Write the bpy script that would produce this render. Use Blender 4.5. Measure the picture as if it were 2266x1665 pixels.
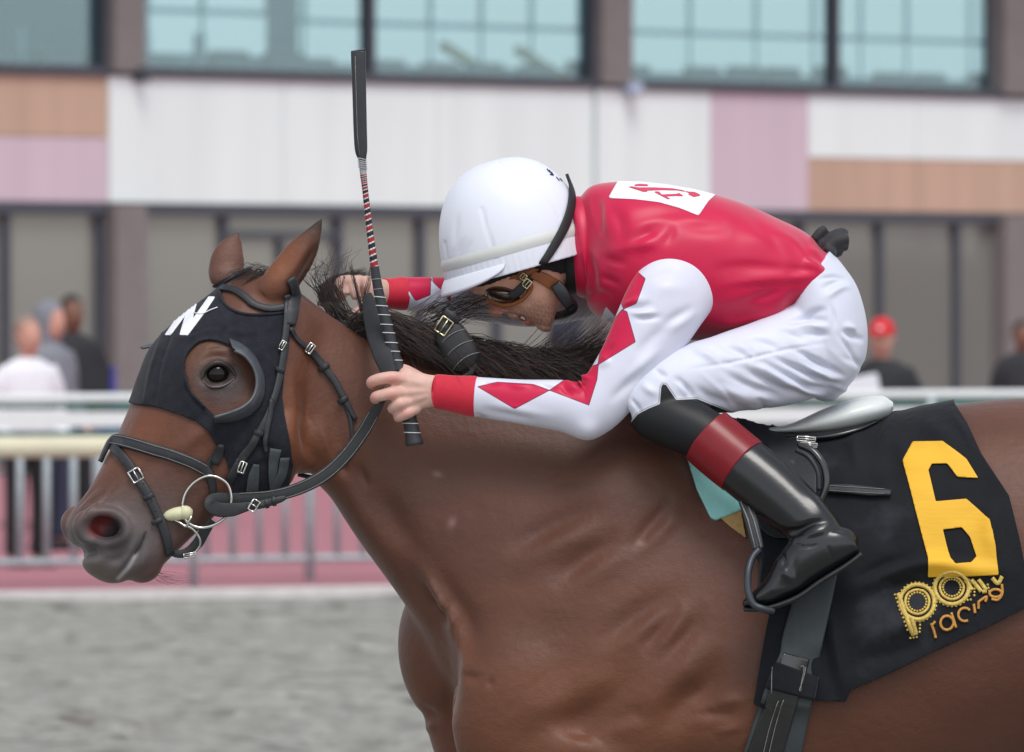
import bpy, bmesh, math, random
import numpy as np
from mathutils import Vector, Matrix
from mathutils.bvhtree import BVHTree
random.seed(7); rng = np.random.default_rng(7)
for o in list(bpy.data.objects): bpy.data.objects.remove(o)
scene = bpy.context.scene
COL = scene.collection
# ------------------------------------------------------------ camera, sky, sun, exposure
S, D0, CH, HY = 1180.0, 16.0, 1.75, 705.0        # survey units per metre at the horse, camera distance, eye height, horizon row
cam = bpy.data.cameras.new('camera'); camo = bpy.data.objects.new('camera', cam); COL.objects.link(camo)
cam.lens = 300; cam.sensor_width = 36; cam.clip_start = 0.5; cam.clip_end = 4000
camo.location = (0, -D0, CH); camo.rotation_euler = (math.pi/2, 0, 0)
cam.shift_y = -127.5/2266
cam.dof.use_dof = True; cam.dof.focus_distance = 15.78; cam.dof.aperture_fstop = 10.5
scene.camera = camo
SUN_EL, SUN_AZ = math.radians(60), math.radians(165)   # azimuth measured from +Y (away) clockwise
world = bpy.data.worlds.new('World'); scene.world = world; world.use_nodes = True
wn = world.node_tree; wn.nodes.clear()
sky = wn.nodes.new('ShaderNodeTexSky'); sky.sky_type = 'NISHITA'; sky.sun_disc = False
sky.sun_elevation = SUN_EL; sky.sun_rotation = SUN_AZ; sky.air_density = 1.0; sky.dust_density = 1.0; sky.ozone_density = 1.0
hsv = wn.nodes.new('ShaderNodeHueSaturation'); hsv.inputs['Saturation'].default_value = 0.28
bg = wn.nodes.new('ShaderNodeBackground'); bg.inputs['Strength'].default_value = 0.15
wo = wn.nodes.new('ShaderNodeOutputWorld')
wn.links.new(sky.outputs[0], hsv.inputs['Color']); wn.links.new(hsv.outputs[0], bg.inputs[0]); wn.links.new(bg.outputs[0], wo.inputs[0])
sl = bpy.data.lights.new('sun', 'SUN'); sl.energy = 1.3; sl.angle = math.radians(24); sl.color = (1.0, 0.965, 0.92)
so = bpy.data.objects.new('sun', sl); COL.objects.link(so); so.location = (0, -20, 40)
sdir = Vector((math.sin(SUN_AZ)*math.cos(SUN_EL), math.cos(SUN_AZ)*math.cos(SUN_EL), math.sin(SUN_EL)))
so.rotation_euler = sdir.to_track_quat('Z', 'Y').to_euler()
scene.view_settings.view_transform = 'Standard'; scene.view_settings.look = 'None'
scene.view_settings.exposure = 0.42; scene.view_settings.gamma = 1.0
scene.render.engine = 'CYCLES'

# ------------------------------------------------------------ helpers
def Wn(a):
    a = np.asarray(a, float); Y = a[..., 2]/S; s = (D0+Y)/D0
    return np.stack([(a[..., 0]-1133)/S*s, Y, CH+(HY-a[..., 1])/S*s], -1)
def W(x, y, d=0): return Vector(Wn((x, y, d)))
def proj(V):
    s = (D0+V[:, 1])/D0
    return np.stack([1133+V[:, 0]/s*S, HY-(V[:, 2]-CH)/s*S], 1)
CAM = Vector((0, -D0, CH))
def catmull(P, n):
    P = np.asarray(P, float); m = len(P)
    if m == 2: return P[0]+(P[1]-P[0])*np.linspace(0, 1, n)[:, None]
    Q = np.vstack([2*P[0]-P[1], P, 2*P[-1]-P[-2]])
    t = np.linspace(0, m-1, n); i = np.minimum(t.astype(int), m-2); f = (t-i)[:, None]
    a, b, c, d = Q[i], Q[i+1], Q[i+2], Q[i+3]
    return 0.5*(2*b+(c-a)*f+(2*a-5*b+4*c-d)*f**2+(3*b-a-3*c+d)*f**3)
def ringfaces(m, n, caps=True, closed=False):
    i, j = np.meshgrid(np.arange(m if closed else m-1), np.arange(n), indexing='ij')
    i2, j2 = (i+1) % m, (j+1) % n
    F = np.stack([i*n+j, i*n+j2, i2*n+j2, i2*n+j], -1).reshape(-1, 4).tolist()
    if caps and not closed:
        F.append(list(range(n))[::-1]); F.append([(m-1)*n+k for k in range(n)])
    return F
def loft(secs, m=80, n=48, L=(0, 0), caps=True):
    """rows: topx topy botx boty depth halfwidth power egg"""
    A = catmull([list(r)+[2.2, 0][len(r)-6:] if len(r) < 8 else r for r in secs], m)
    th = np.linspace(0, 2*np.pi, n, endpoint=False)
    top, bot = A[:, 0:2], A[:, 2:4]; c = (top+bot)/2; h = (top-bot)/2
    p = A[:, 6:7]; ct, st = np.cos(th)[None], np.sin(th)[None]
    u = np.sign(ct)*np.abs(ct)**(2/p); v = np.sign(st)*np.abs(st)**(2/p)*(1+A[:, 7:8]*ct)
    w = A[:, 5:6]*v
    X = c[:, 0:1]+h[:, 0:1]*u+w*L[0]; Y = c[:, 1:2]+h[:, 1:2]*u+w*L[1]; Z = A[:, 4:5]+w
    return Wn(np.stack([X, Y, Z], -1).reshape(-1, 3)), ringfaces(m, n, caps)
def frames(P):
    T = np.gradient(P, axis=0); T /= np.linalg.norm(T, axis=1, keepdims=True)+1e-12
    ref = np.array([0, 0, 1.]) if abs(T[0, 2]) < .9 else np.array([0, 1., 0])
    N = np.zeros_like(P); b = ref-T[0]*(ref@T[0]); b /= np.linalg.norm(b); N[0] = b
    for i in range(1, len(P)):
        b = N[i-1]-T[i]*(N[i-1]@T[i]); N[i] = b/(np.linalg.norm(b)+1e-12)
    return T, N, np.cross(T, N)
def tube(path, m=40, n=20, caps=True, raw=False, world=False, pw=2.0):
    """rows: x y depth r_inplane [r_depth]; first normal = depth axis"""
    P = np.array([list(r)+[r[3]] if len(r) == 4 else r for r in path], float)
    A = P if raw else catmull(P, m); m = len(A)
    T, N, B = frames(A[:, :3])
    th = np.linspace(0, 2*np.pi, n, endpoint=False)
    c = np.cos(th); s = np.sin(th); c = np.sign(c)*np.abs(c)**(2/pw); s = np.sign(s)*np.abs(s)**(2/pw)
    V = A[:, None, :3]+B[:, None]*(A[:, 3, None]*c[None])[..., None]+N[:, None]*(A[:, 4, None]*s[None])[..., None]
    V = V.reshape(-1, 3)
    return (V if world else Wn(V)), ringfaces(m, n, caps)
def blob(c, r, ang=0, n=24, m=14):
    th = np.linspace(0, 2*np.pi, n, endpoint=False); ph = np.linspace(-np.pi/2+.08, np.pi/2-.08, m)
    a = math.radians(ang); V = []
    for p in ph:
        x = r[0]*np.cos(p)*np.cos(th); y = r[1]*np.cos(p)*np.sin(th); z = np.full(n, r[2]*np.sin(p))
        V.append(np.stack([c[0]+x*math.cos(a)-y*math.sin(a), c[1]+x*math.sin(a)+y*math.cos(a), c[2]+z], 1))
    return Wn(np.vstack(V)), ringfaces(m, n)
def merge(parts):
    V, F, o = [], [], 0
    for v, f in parts:
        V.append(np.asarray(v)); F += [[i+o for i in q] for q in f]; o += len(v)
    return np.vstack(V), F
def newmesh(name, V, F):
    me = bpy.data.meshes.new(name); me.from_pydata(np.asarray(V).tolist(), [], F.tolist() if isinstance(F, np.ndarray) else F); me.update(); return me
def remesh(parts, voxel, smooth=5):
    V, F = merge(parts); me = newmesh('tmp', V, F)
    bm = bmesh.new(); bm.from_mesh(me); bmesh.ops.recalc_face_normals(bm, faces=bm.faces); bm.to_mesh(me); bm.free()
    o = bpy.data.objects.new('tmp', me); COL.objects.link(o)
    r = o.modifiers.new('r', 'REMESH'); r.mode = 'VOXEL'; r.voxel_size = voxel
    if smooth:
        s = o.modifiers.new('s', 'SMOOTH'); s.factor = .5; s.iterations = smooth
    dg = bpy.context.evaluated_depsgraph_get(); dg.update(); e = o.evaluated_get(dg); em = e.to_mesh()
    V = np.zeros(len(em.vertices)*3); em.vertices.foreach_get('co', V)
    n = len(em.loops); F = np.zeros(n, int); em.loops.foreach_get('vertex_index', F)
    e.to_mesh_clear(); bpy.data.objects.remove(o); bpy.data.meshes.remove(me)
    return V.reshape(-1, 3), F.reshape(-1, 4)
def scat(idx, val, n): return np.stack([np.bincount(idx, val[:, k], n) for k in range(val.shape[1])], 1)
def normals(V, F):
    F = np.asarray(F)
    fn = np.cross(V[F[:, 2]]-V[F[:, 0]], V[F[:, 3]]-V[F[:, 1]]) if F.shape[1] == 4 else np.cross(V[F[:, 1]]-V[F[:, 0]], V[F[:, 2]]-V[F[:, 0]])
    N = scat(F.T.ravel(), np.tile(fn, (F.shape[1], 1)), len(V))
    return N/(np.linalg.norm(N, axis=1, keepdims=True)+1e-12)
def laplace(V, F, it=2, f=.5, mask=None):
    F = np.asarray(F); k = F.shape[1]; V = V.copy()
    if mask is not None: F = F[(mask[F] > 0).any(1)]
    u, inv = np.unique(F, return_inverse=True); F = inv.reshape(-1, k); X = V[u]; mk_ = None if mask is None else mask[u][:, None]
    E = np.vstack([np.stack([F[:, i], F[:, (i+1) % k]], 1) for i in range(k)]); I = np.concatenate([E[:, 0], E[:, 1]]); J = np.concatenate([E[:, 1], E[:, 0]])
    cnt = np.maximum(np.bincount(I, minlength=len(X)), 1)[:, None]
    for _ in range(it):
        D = (scat(I, X[J], len(X))/cnt-X)*f
        X += D if mk_ is None else D*mk_
    V[u] = X; return V
def smoothmod(V, F, it, f, w):
    me = newmesh('tmp', V, F); o = bpy.data.objects.new('tmp', me); COL.objects.link(o); g = o.vertex_groups.new(name='g')
    q = np.round(w*10).astype(int)
    for k in range(1, 11): g.add(np.where(q == k)[0].tolist(), k/10, 'REPLACE')
    s = o.modifiers.new('s', 'SMOOTH'); s.factor = f; s.iterations = it; s.vertex_group = 'g'
    dg = bpy.context.evaluated_depsgraph_get(); dg.update(); e = o.evaluated_get(dg); em = e.to_mesh()
    X = np.zeros(len(em.vertices)*3); em.vertices.foreach_get('co', X); e.to_mesh_clear(); bpy.data.objects.remove(o); bpy.data.meshes.remove(me); return X.reshape(-1, 3)
def polydist(Q, P, closed=False):
    """distance of points Q to polyline P and normalised arc position"""
    P = np.asarray(P, float); best = np.full(len(Q), 1e9); pos = np.zeros(len(Q))
    seg = list(zip(P, np.roll(P, -1, 0))) if closed else list(zip(P[:-1], P[1:]))
    Ls = [np.linalg.norm(b-a) for a, b in seg]; tot = sum(Ls)+1e-9; acc = 0
    for (a, b), l in zip(seg, Ls):
        ab = b-a; t = np.clip(((Q-a)@ab)/(l*l+1e-9), 0, 1); d = np.linalg.norm(Q-(a+t[:, None]*ab), axis=1)
        k = d < best; best[k] = d[k]; pos[k] = (acc+t[k]*l)/tot; acc += l
    return best, pos
def sdpoly(Q, P):
    P = np.asarray(P, float); d, _ = polydist(Q, P, True); ins = np.zeros(len(Q), bool)
    for a, b in zip(P, np.roll(P, -1, 0)):
        c = ((a[1] > Q[:, 1]) != (b[1] > Q[:, 1])) & (Q[:, 0] < (b[0]-a[0])*(Q[:, 1]-a[1])/(b[1]-a[1]+1e-12)+a[0]); ins ^= c
    return np.where(ins, -d, d)
def smoothpoly(P, n=80):
    P = np.asarray(P, float); Q = np.vstack([P[-1:], P, P[:2]]); out = []
    k = max(2, n//len(P))
    for i in range(len(P)):
        a, b, c, d = Q[i], Q[i+1], Q[i+2], Q[i+3]
        for f in np.linspace(0, 1, k, endpoint=False):
            out.append(0.5*(2*b+(c-a)*f+(2*a-5*b+4*c-d)*f**2+(3*b-a-3*c+d)*f**3))
    return np.array(out)
def stroke(V, N, pts, amp, w, taper=True, near=True, curve=True):
    """sculpt stroke: raise/lower the surface along a line; amp and w in survey units"""
    P = catmull(pts, 8*len(pts)) if curve and len(pts) > 2 else np.asarray(pts, float)
    Q = proj(V); lo, hi = P.min(0)-3*w, P.max(0)+3*w
    k = np.where((Q[:, 0] > lo[0]) & (Q[:, 0] < hi[0]) & (Q[:, 1] > lo[1]) & (Q[:, 1] < hi[1]) & ((N[:, 1] < .15) if near else True))[0]
    if len(k) == 0: return
    d, t = polydist(Q[k], P); f = np.exp(-(d/w)**2)
    if taper: f *= np.sin(np.pi*np.clip(t, .0, 1))**1.4
    V[k] += N[k]*(amp/S*f)[:, None]
def push(V, N, c, r, amp, ang=0, k=2., near=True):
    Q = proj(V)-np.array(c); a = math.radians(ang)
    x = (Q[:, 0]*math.cos(a)+Q[:, 1]*math.sin(a))/r[0]; y = (-Q[:, 0]*math.sin(a)+Q[:, 1]*math.cos(a))/r[1]
    f = np.exp(-(x*x+y*y)**(k/2)); 
    if near is True: f = f*np.clip((.2-N[:, 1])*4, 0, 1)
    elif near is False: f = f*np.clip((.2+N[:, 1])*4, 0, 1)
    V += N*(amp/S*f)[:, None]; return f
def bvh_of(V, F): return BVHTree.FromPolygons(np.asarray(V).tolist(), F.tolist() if isinstance(F, np.ndarray) else F)
def hit(b, x, y):
    d = (W(x, y)-CAM).normalized(); r = b.ray_cast(CAM, d); return (r[0], r[1] if r[1].dot(d) < 0 else -r[1]) if r[0] else (None, None)
def clip(V, F, s):
    """keep the s<=0 side of a mesh, cutting faces exactly at s=0"""
    F = np.asarray(F); T = F if F.shape[1] == 3 else np.vstack([F[:, [0, 1, 2]], F[:, [0, 2, 3]]])
    sv = s[T]; T = T[(sv <= 0).any(1)]; sv = s[T]; full = (sv <= 0).all(1)
    tris = T[full].tolist(); newV = []; cache = {}; base = len(V)
    def mid(a, b):
        k = (a, b) if a < b else (b, a)
        if k not in cache:
            t = s[k[0]]/(s[k[0]]-s[k[1]]); cache[k] = base+len(newV); newV.append(V[k[0]]+(V[k[1]]-V[k[0]])*t)
        return cache[k]
    for t in T[~full].tolist():
        poly = []
        for i in range(3):
            a, b = t[i], t[(i+1) % 3]
            if s[a] <= 0: poly.append(a)
            if (s[a] <= 0) != (s[b] <= 0): poly.append(mid(a, b))
        for i in range(1, len(poly)-1): tris.append([poly[0], poly[i], poly[i+1]])
    A = np.vstack([V, np.array(newV)]) if newV else V
    tris = np.array(tris); u, inv = np.unique(tris, return_inverse=True)
    return A[u], inv.reshape(-1, 3)
def solid(V, F, th):
    """give an open triangle sheet a thickness th (metres) inwards"""
    N = normals(V, F); n = len(V); F = np.asarray(F)
    E = np.vstack([F[:, [0, 1]], F[:, [1, 2]], F[:, [2, 0]]]); key = {}
    for a, b in E.tolist(): key[(a, b)] = 1
    side = [[a, b, b+n, a+n][::-1] for (a, b) in key if (b, a) not in key]
    return np.vstack([V, V-N*th]), F.tolist()+(F[:, ::-1]+n).tolist()+side

# ------------------------------------------------------------ materials
def nd(t, typ, **kw):
    n = t.nodes.new(typ)
    for k, v in kw.items():
        if hasattr(n, k): setattr(n, k, v)
        else: n.inputs[k.replace('_', ' ')].default_value = v
    return n
def c4(c): return (c[0], c[1], c[2], 1)
def lin(r, g, b): return tuple(((v/255+.055)/1.055)**2.4 if v > 10 else v/255/12.92 for v in (r, g, b))
def mat(name, col, rough=.6, var=.12, vscale=30, bump=.0, bscale=200, bdist=.002, spec=.5, sheen=0, metal=0, coat=0, vcol=False, masks=(), stretch=None, sub=0, alpha=1, trans=0, wear_shade=None, bump2=None):
    m = bpy.data.materials.new(name); m.use_nodes = True; t = m.node_tree; b = t.nodes['Principled BSDF']
    co = nd(t, 'ShaderNodeTexCoord'); src = co.outputs['Object']
    if stretch:
        mp = nd(t, 'ShaderNodeMapping'); mp.inputs['Scale'].default_value = stretch; t.links.new(src, mp.inputs[0]); src2 = mp.outputs[0]
    else: src2 = src
    if vcol:
        a = nd(t, 'ShaderNodeAttribute', attribute_name='Col'); cs = a.outputs['Color']
    else:
        r = nd(t, 'ShaderNodeRGB'); r.outputs[0].default_value = c4(col); cs = r.outputs[0]
    for an, mc, w, *band in masks:
        a = nd(t, 'ShaderNodeAttribute', attribute_name=an); ao = a.outputs['Fac']
        if band:   # a line of half-width band[1] at distance band[0] from the edge
            sb = nd(t, 'ShaderNodeMath', operation='SUBTRACT'); sb.inputs[1].default_value = band[0]; t.links.new(ao, sb.inputs[0]); ab = nd(t, 'ShaderNodeMath', operation='ABSOLUTE'); t.links.new(sb.outputs[0], ab.inputs[0]); s2 = nd(t, 'ShaderNodeMath', operation='SUBTRACT'); s2.inputs[1].default_value = band[1]; t.links.new(ab.outputs[0], s2.inputs[0]); ao = s2.outputs[0]
        f = nd(t, 'ShaderNodeMath', operation='MULTIPLY_ADD', use_clamp=True); f.inputs[1].default_value = -1/w; f.inputs[2].default_value = .5
        t.links.new(ao, f.inputs[0])
        mx = nd(t, 'ShaderNodeMix', data_type='RGBA'); t.links.new(f.outputs[0], mx.inputs['Factor']); t.links.new(cs, mx.inputs['A']); mx.inputs['B'].default_value = c4(mc); cs = mx.outputs['Result']
    if var:
        nz = nd(t, 'ShaderNodeTexNoise'); nz.inputs['Scale'].default_value = vscale; nz.inputs['Detail'].default_value = 6; t.links.new(src2, nz.inputs['Vector'])
        mr = nd(t, 'ShaderNodeMapRange'); mr.inputs['From Min'].default_value = .3; mr.inputs['From Max'].default_value = .7
        mr.inputs['To Min'].default_value = 1-var; mr.inputs['To Max'].default_value = 1+var; t.links.new(nz.outputs['Fac'], mr.inputs['Value'])
        mv = nd(t, 'ShaderNodeVectorMath', operation='SCALE'); t.links.new(cs, mv.inputs[0]); t.links.new(mr.outputs[0], mv.inputs['Scale']); cs = mv.outputs[0]
    if wear_shade:   # scuffs and dust, or painted shade and damp on sand: (colour, scale, threshold)
        nz = nd(t, 'ShaderNodeTexNoise'); nz.inputs['Scale'].default_value = wear_shade[1]; nz.inputs['Detail'].default_value = 8; t.links.new(src, nz.inputs['Vector'])
        mr = nd(t, 'ShaderNodeMapRange'); mr.inputs['From Min'].default_value = wear_shade[2]; mr.inputs['From Max'].default_value = wear_shade[2]+.12; t.links.new(nz.outputs['Fac'], mr.inputs['Value'])
        mx = nd(t, 'ShaderNodeMix', data_type='RGBA'); t.links.new(mr.outputs[0], mx.inputs['Factor']); t.links.new(cs, mx.inputs['A']); mx.inputs['B'].default_value = c4(wear_shade[0]); cs = mx.outputs['Result']
    t.links.new(cs, b.inputs['Base Color'])
    b.inputs['Roughness'].default_value = rough; b.inputs['Metallic'].default_value = metal
    b.inputs['Specular IOR Level'].default_value = spec; b.inputs['Sheen Weight'].default_value = sheen; b.inputs['Coat Weight'].default_value = coat
    b.inputs['Coat Roughness'].default_value = .15; b.inputs['Sheen Roughness'].default_value = .4
    if sub:
        b.inputs['Subsurface Weight'].default_value = sub; b.inputs['Subsurface Radius'].default_value = (.006, .0025, .0015); b.inputs['Subsurface Scale'].default_value = 1
    b.inputs['Transmission Weight'].default_value = trans; b.inputs['Alpha'].default_value = alpha
    if bump:
        nz = nd(t, 'ShaderNodeTexNoise'); nz.inputs['Scale'].default_value = bscale; nz.inputs['Detail'].default_value = 4; t.links.new(src2, nz.inputs['Vector'])
        bp = nd(t, 'ShaderNodeBump'); bp.inputs['Strength'].default_value = bump; bp.inputs['Distance'].default_value = bdist
        t.links.new(nz.outputs['Fac'], bp.inputs['Height']); t.links.new(bp.outputs[0], b.inputs['Normal'])
        if bump2:
            n2 = nd(t, 'ShaderNodeTexNoise'); n2.inputs['Scale'].default_value = bump2[0]; n2.inputs['Detail'].default_value = 3; t.links.new(src, n2.inputs['Vector'])
            b2 = nd(t, 'ShaderNodeBump'); b2.inputs['Strength'].default_value = 1; b2.inputs['Distance'].default_value = bump2[1]; t.links.new(n2.outputs['Fac'], b2.inputs['Height']); t.links.new(b2.outputs[0], bp.inputs['Normal'])
    return m

# ------------------------------------------------------------ objects
LOC = {}
def thing(name, label, cat, loc, group=None, rz=0):
    o = bpy.data.objects.new(name, None); COL.objects.link(o); o.location = loc; o.rotation_euler = (0, 0, rz); o.empty_display_size = .1
    o['label'] = label; o['category'] = cat
    if group: o['group'] = group
    return o
def wm(o):
    m = Matrix.LocRotScale(o.location, o.rotation_euler, o.scale)
    return wm(o.parent) @ o.matrix_parent_inverse @ m if o.parent else m
def mk(name, V, F, m, parent=None, smooth=True, attrs=None, col=None, local=False, label=None, cat=None, group=None, kind=None, mats=None, fmat=None):
    me = newmesh(name, V, F)
    if smooth: me.polygons.foreach_set('use_smooth', np.ones(len(me.polygons), bool))
    for k, a in (attrs or {}).items():
        at = me.attributes.new(k, 'FLOAT', 'POINT'); at.data.foreach_set('value', np.asarray(a, np.float32))
    if col is not None:
        at = me.attributes.new('Col', 'FLOAT_COLOR', 'POINT'); at.data.foreach_set('color', np.hstack([col, np.ones((len(col), 1))]).astype(np.float32).ravel())
    if m: me.materials.append(m)
    for x in (mats or []): me.materials.append(x)
    if fmat is not None: me.polygons.foreach_set('material_index', np.asarray(fmat, np.int32))
    o = bpy.data.objects.new(name, me); COL.objects.link(o)
    if parent:
        o.parent = parent
        if not local: o.matrix_parent_inverse = wm(parent).inverted()
    if label: o['label'] = label
    if cat: o['category'] = cat
    if group: o['group'] = group
    if kind: o['kind'] = kind
    return o
def box(x0, x1, y0, y1, z0, z1):
    V = np.array([(x, y, z) for z in (z0, z1) for x, y in ((x0, y0), (x1, y0), (x1, y1), (x0, y1))], float)
    return V, [[0, 3, 2, 1], [4, 5, 6, 7], [0, 1, 5, 4], [1, 2, 6, 5], [2, 3, 7, 6], [3, 0, 4, 7]]
def rbox(x0, x1, y0, y1, z0, z1, b=.01):
    V, F = box(x0, x1, y0, y1, z0, z1); me = newmesh('t', V, F); bm = bmesh.new(); bm.from_mesh(me)
    bmesh.ops.bevel(bm, geom=bm.edges[:], offset=b, segments=2, affect='EDGES'); bm.verts.ensure_lookup_table()
    V = np.array([v.co[:] for v in bm.verts]); F = [[v.index for v in f.verts] for f in bm.faces]; bm.free(); bpy.data.meshes.remove(me); return V, F
# ------------------------------------------------------------ the setting
FOC = D0*S
def at(px, py, dist):       # a surveyed point at a distance from the camera
    return Vector(((px-1133)/FOC*dist, dist-D0, CH+(HY-py)/FOC*dist))
TA = math.atan2(3.3, 6.64)              # the track's outer edge runs at this angle
EP = at(0, 1320, 53.7); EP.z = 0
eu = Vector((math.cos(TA), math.sin(TA), 0)); en = Vector((-math.sin(TA), math.cos(TA), 0))
def sig(xy): return (xy[..., 0]-EP.x)*en.x+(xy[..., 1]-EP.y)*en.y
def fbm(x, y, seed, f, oct=4):
    r = np.random.default_rng(seed); out = np.zeros_like(x); a = 1
    for k in range(oct):
        for _ in range(5):
            th = r.uniform(0, 6.28); ff = f*2**k*r.uniform(.7, 1.4); out += a*np.sin((x*math.cos(th)+y*math.sin(th))*ff+r.uniform(0, 6.28))
        a *= .6
    return out
gx = np.concatenate([[-2500, -600, -150, -50, -20, -10], np.arange(-6.5, 6.5, .11), [10, 20, 50, 150, 600, 2500]])
gy = np.concatenate([[-2500, -600, -150, -40, -18, -8], np.arange(-3, 16, .5), np.arange(16, 43, .13), [50, 60, 80, 120, 200, 600, 3000]])
GX, GY = np.meshgrid(gx, gy, indexing='ij')
z = fbm(GX, GY, 3, 2.2, 4)*.016-np.clip(fbm(GX, GY*1.3, 9, 5, 2)-2.6, 0, 3)*.07
msk = (np.abs(GX) < 6.5)*(GY > 16)*(GY < 43)*(sig(np.stack([GX, GY], -1)) < -.25); z = np.minimum(z, .03)*msk
g = np.stack([GX, GY, z-.03], -1).reshape(-1, 3); n = len(gy)
i, j = np.meshgrid(np.arange(len(gx)-1), np.arange(n-1), indexing='ij')
GF = np.stack([i*n+j, (i+1)*n+j, (i+1)*n+j+1, i*n+j+1], -1).reshape(-1, 4)
M_sand = mat('track_sand', lin(146, 145, 139), rough=.95, var=.22, vscale=7, bump=1, bscale=9, bdist=.06, spec=.1, stretch=(1, .6, 1), wear_shade=(lin(104, 101, 96), 3.4, .56), bump2=(2.5, .12))  # dark patches put hoof-print shade and damp into the sand colour
o = mk('ground', g, GF, M_sand); o['kind'] = 'structure'
def strip(a, b, s0, s1, z0, z1):        # box along the track edge direction
    P = [EP+eu*a+en*s0, EP+eu*b+en*s0, EP+eu*b+en*s1, EP+eu*a+en*s1]
    return np.array([(p.x, p.y, zz) for zz in (z0, z1) for p in P]), box(0, 1, 0, 1, 0, 1)[1]
M_pink = mat('red_paving', lin(166, 112, 121), rough=.85, var=.07, vscale=3, bump=.2, bscale=30, spec=.2)
o = mk('apron_pavement', *strip(-60, 160, .12, 130, -.3, .012), M_pink, smooth=False); o['kind'] = 'structure'
M_kerb = mat('kerb_concrete', lin(205, 200, 198), rough=.9, var=.1, vscale=6, bump=.3, bscale=25)
o = mk('kerb', *strip(-60, 160, -.12, .12, -.3, .03), M_kerb, smooth=False); o['kind'] = 'structure'

# grandstand -----------------------------------------------------------------
BA = math.atan2(11.7, 12.7); B0 = at(0, 705, 100); B0.z = 0
bu = Vector((math.cos(BA), math.sin(BA), 0))
stand = thing('grandstand', 'long glazed grandstand with white, tan and mauve wall panels behind the track', 'grandstand', B0, rz=BA)
def tx(px):                             # local wall coordinate seen at a survey column
    a = (px-1133)/FOC; # point: (a*d, d-16)
    # B0 + t*bu = (a d, d-16)
    det = -bu.x+a*bu.y
    # solve t*bu.x - a*d = -B0.x ; t*bu.y - d = -16-B0.y
    A = np.array([[bu.x, -a], [bu.y, -1]]); r = np.array([-B0.x, -D0-B0.y]); t, d = np.linalg.solve(A, r); return t
ZH, ZS, ZT = 3.10, 4.68, 8.2
XA, XB = -26, 46
M_white = mat('white_panel', lin(226, 237, 235), rough=.7, var=.04, vscale=1.2, stretch=(2, 2, .15), spec=.3)
M_tan = mat('tan_panel', lin(190, 162, 142), rough=.7, var=.06, vscale=1.5, stretch=(2, 2, .15), spec=.3)
M_mauve = mat('mauve_panel', lin(202, 184, 194), rough=.7, var=.04, vscale=1.5, stretch=(2, 2, .15), spec=.3)
M_col = mat('column_paint', lin(122, 117, 116), rough=.7, var=.06, vscale=4)
M_frame = mat('window_frame_metal', lin(72, 76, 84), rough=.5, var=.05, spec=.4)
M_conc = mat('inside_wall', lin(150, 150, 140), rough=.9)
def part(name, b, m, parent=stand, smooth=False, **k): return mk(name, b[0], b[1], m, parent, smooth=smooth, local=True, **k)
part('wall', box(XA, XB, .32, .6, ZH-.02, ZS+.02), M_conc)
c0, c1 = tx(250), tx(318)
edges = [XA, -18, -12, -6, -2.4, c0-.012]
for a, b in zip(edges[:-1], edges[1:]):
    part('panel', box(a+.012, b, .1, .3, ZH+.80, ZS-.06), M_tan); part('panel', box(a+.012, b, .1, .3, ZH+.03, ZH+.788), M_mauve)
xs = [c1+.01, tx(640), tx(980), tx(1325)]
for a, b in zip(xs[:-1], xs[1:]): part('panel', box(a, b-.012, .1, .3, ZH+.03, ZS-.06), M_white)
d0, d1 = tx(1330), tx(1396)
part('panel', box(d0, d1-.012, .06, .3, ZH+.03, ZS-.06), M_white)
part('panel', box(d1, tx(1585)-.012, .1, .3, ZH+.03, ZS-.06), M_white)
part('panel', box(tx(1585), tx(1802)-.012, .1, .3, ZH+.03, ZS-.06), M_mauve)
xs = [tx(1802), tx(2040), tx(2300), 18, 22, 27, 33, 40, XB]
for a, b in zip(xs[:-1], xs[1:]):
    part('panel', box(a, b-.012, .1, .3, ZH+.715, ZS-.06), M_white); part('panel', box(a, b-.012, .1, .3, ZH+.03, ZH+.703), M_tan)
def column(x0, x1):
    part('column', box(x0, x1, -.06, .34, 0, ZH), M_col); part('column', box(x0, x1, -.04, .34, ZS, ZT), M_col)
column(c0, c1); column(d0, d1); column(tx(250)-7.6, tx(318)-7.6); column(d0+7.2, d1+7.2); column(d0+14, d1+14)
part('pier_panel', box(c0, c1-.002, .05, .3, ZH+.03, ZS-.06), M_white)
b = rbox(c1-.13, c1+.02, -.12, .09, ZS-.12, ZS+.06, .02); part('floodlight', b, M_frame)
b = rbox(d1-.1, d1+.12, -.12, .05, ZS-.13, ZS+.03, .02); part('floodlight', b, mat('lamp_glass', lin(170, 185, 205), .2))
# sills and heads
part('window_head', box(XA, XB, .08, .33, ZH-.12, ZH+.0275), M_frame); part('window_sill', box(XA, XB, .04, .33, ZS-.0575, ZS+.06), M_frame)
part('roof', box(XA, XB, -1.2, 14, ZT, ZT+.5), M_conc); part('end_wall', box(XA-.3, XA, .1, 14, 0, ZT), M_conc); part('end_wall', box(XB, XB+.3, .1, 14, 0, ZT), M_conc)
part('back_wall', box(XA, XB, 13.7, 14, 0, 4.2), M_conc)
M_floor = mat('stand_floor', lin(120, 132, 132), .7)
part('floor', box(XA, XB, .62, 13.6, ZH+.6, ZH+.9), M_floor)
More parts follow.
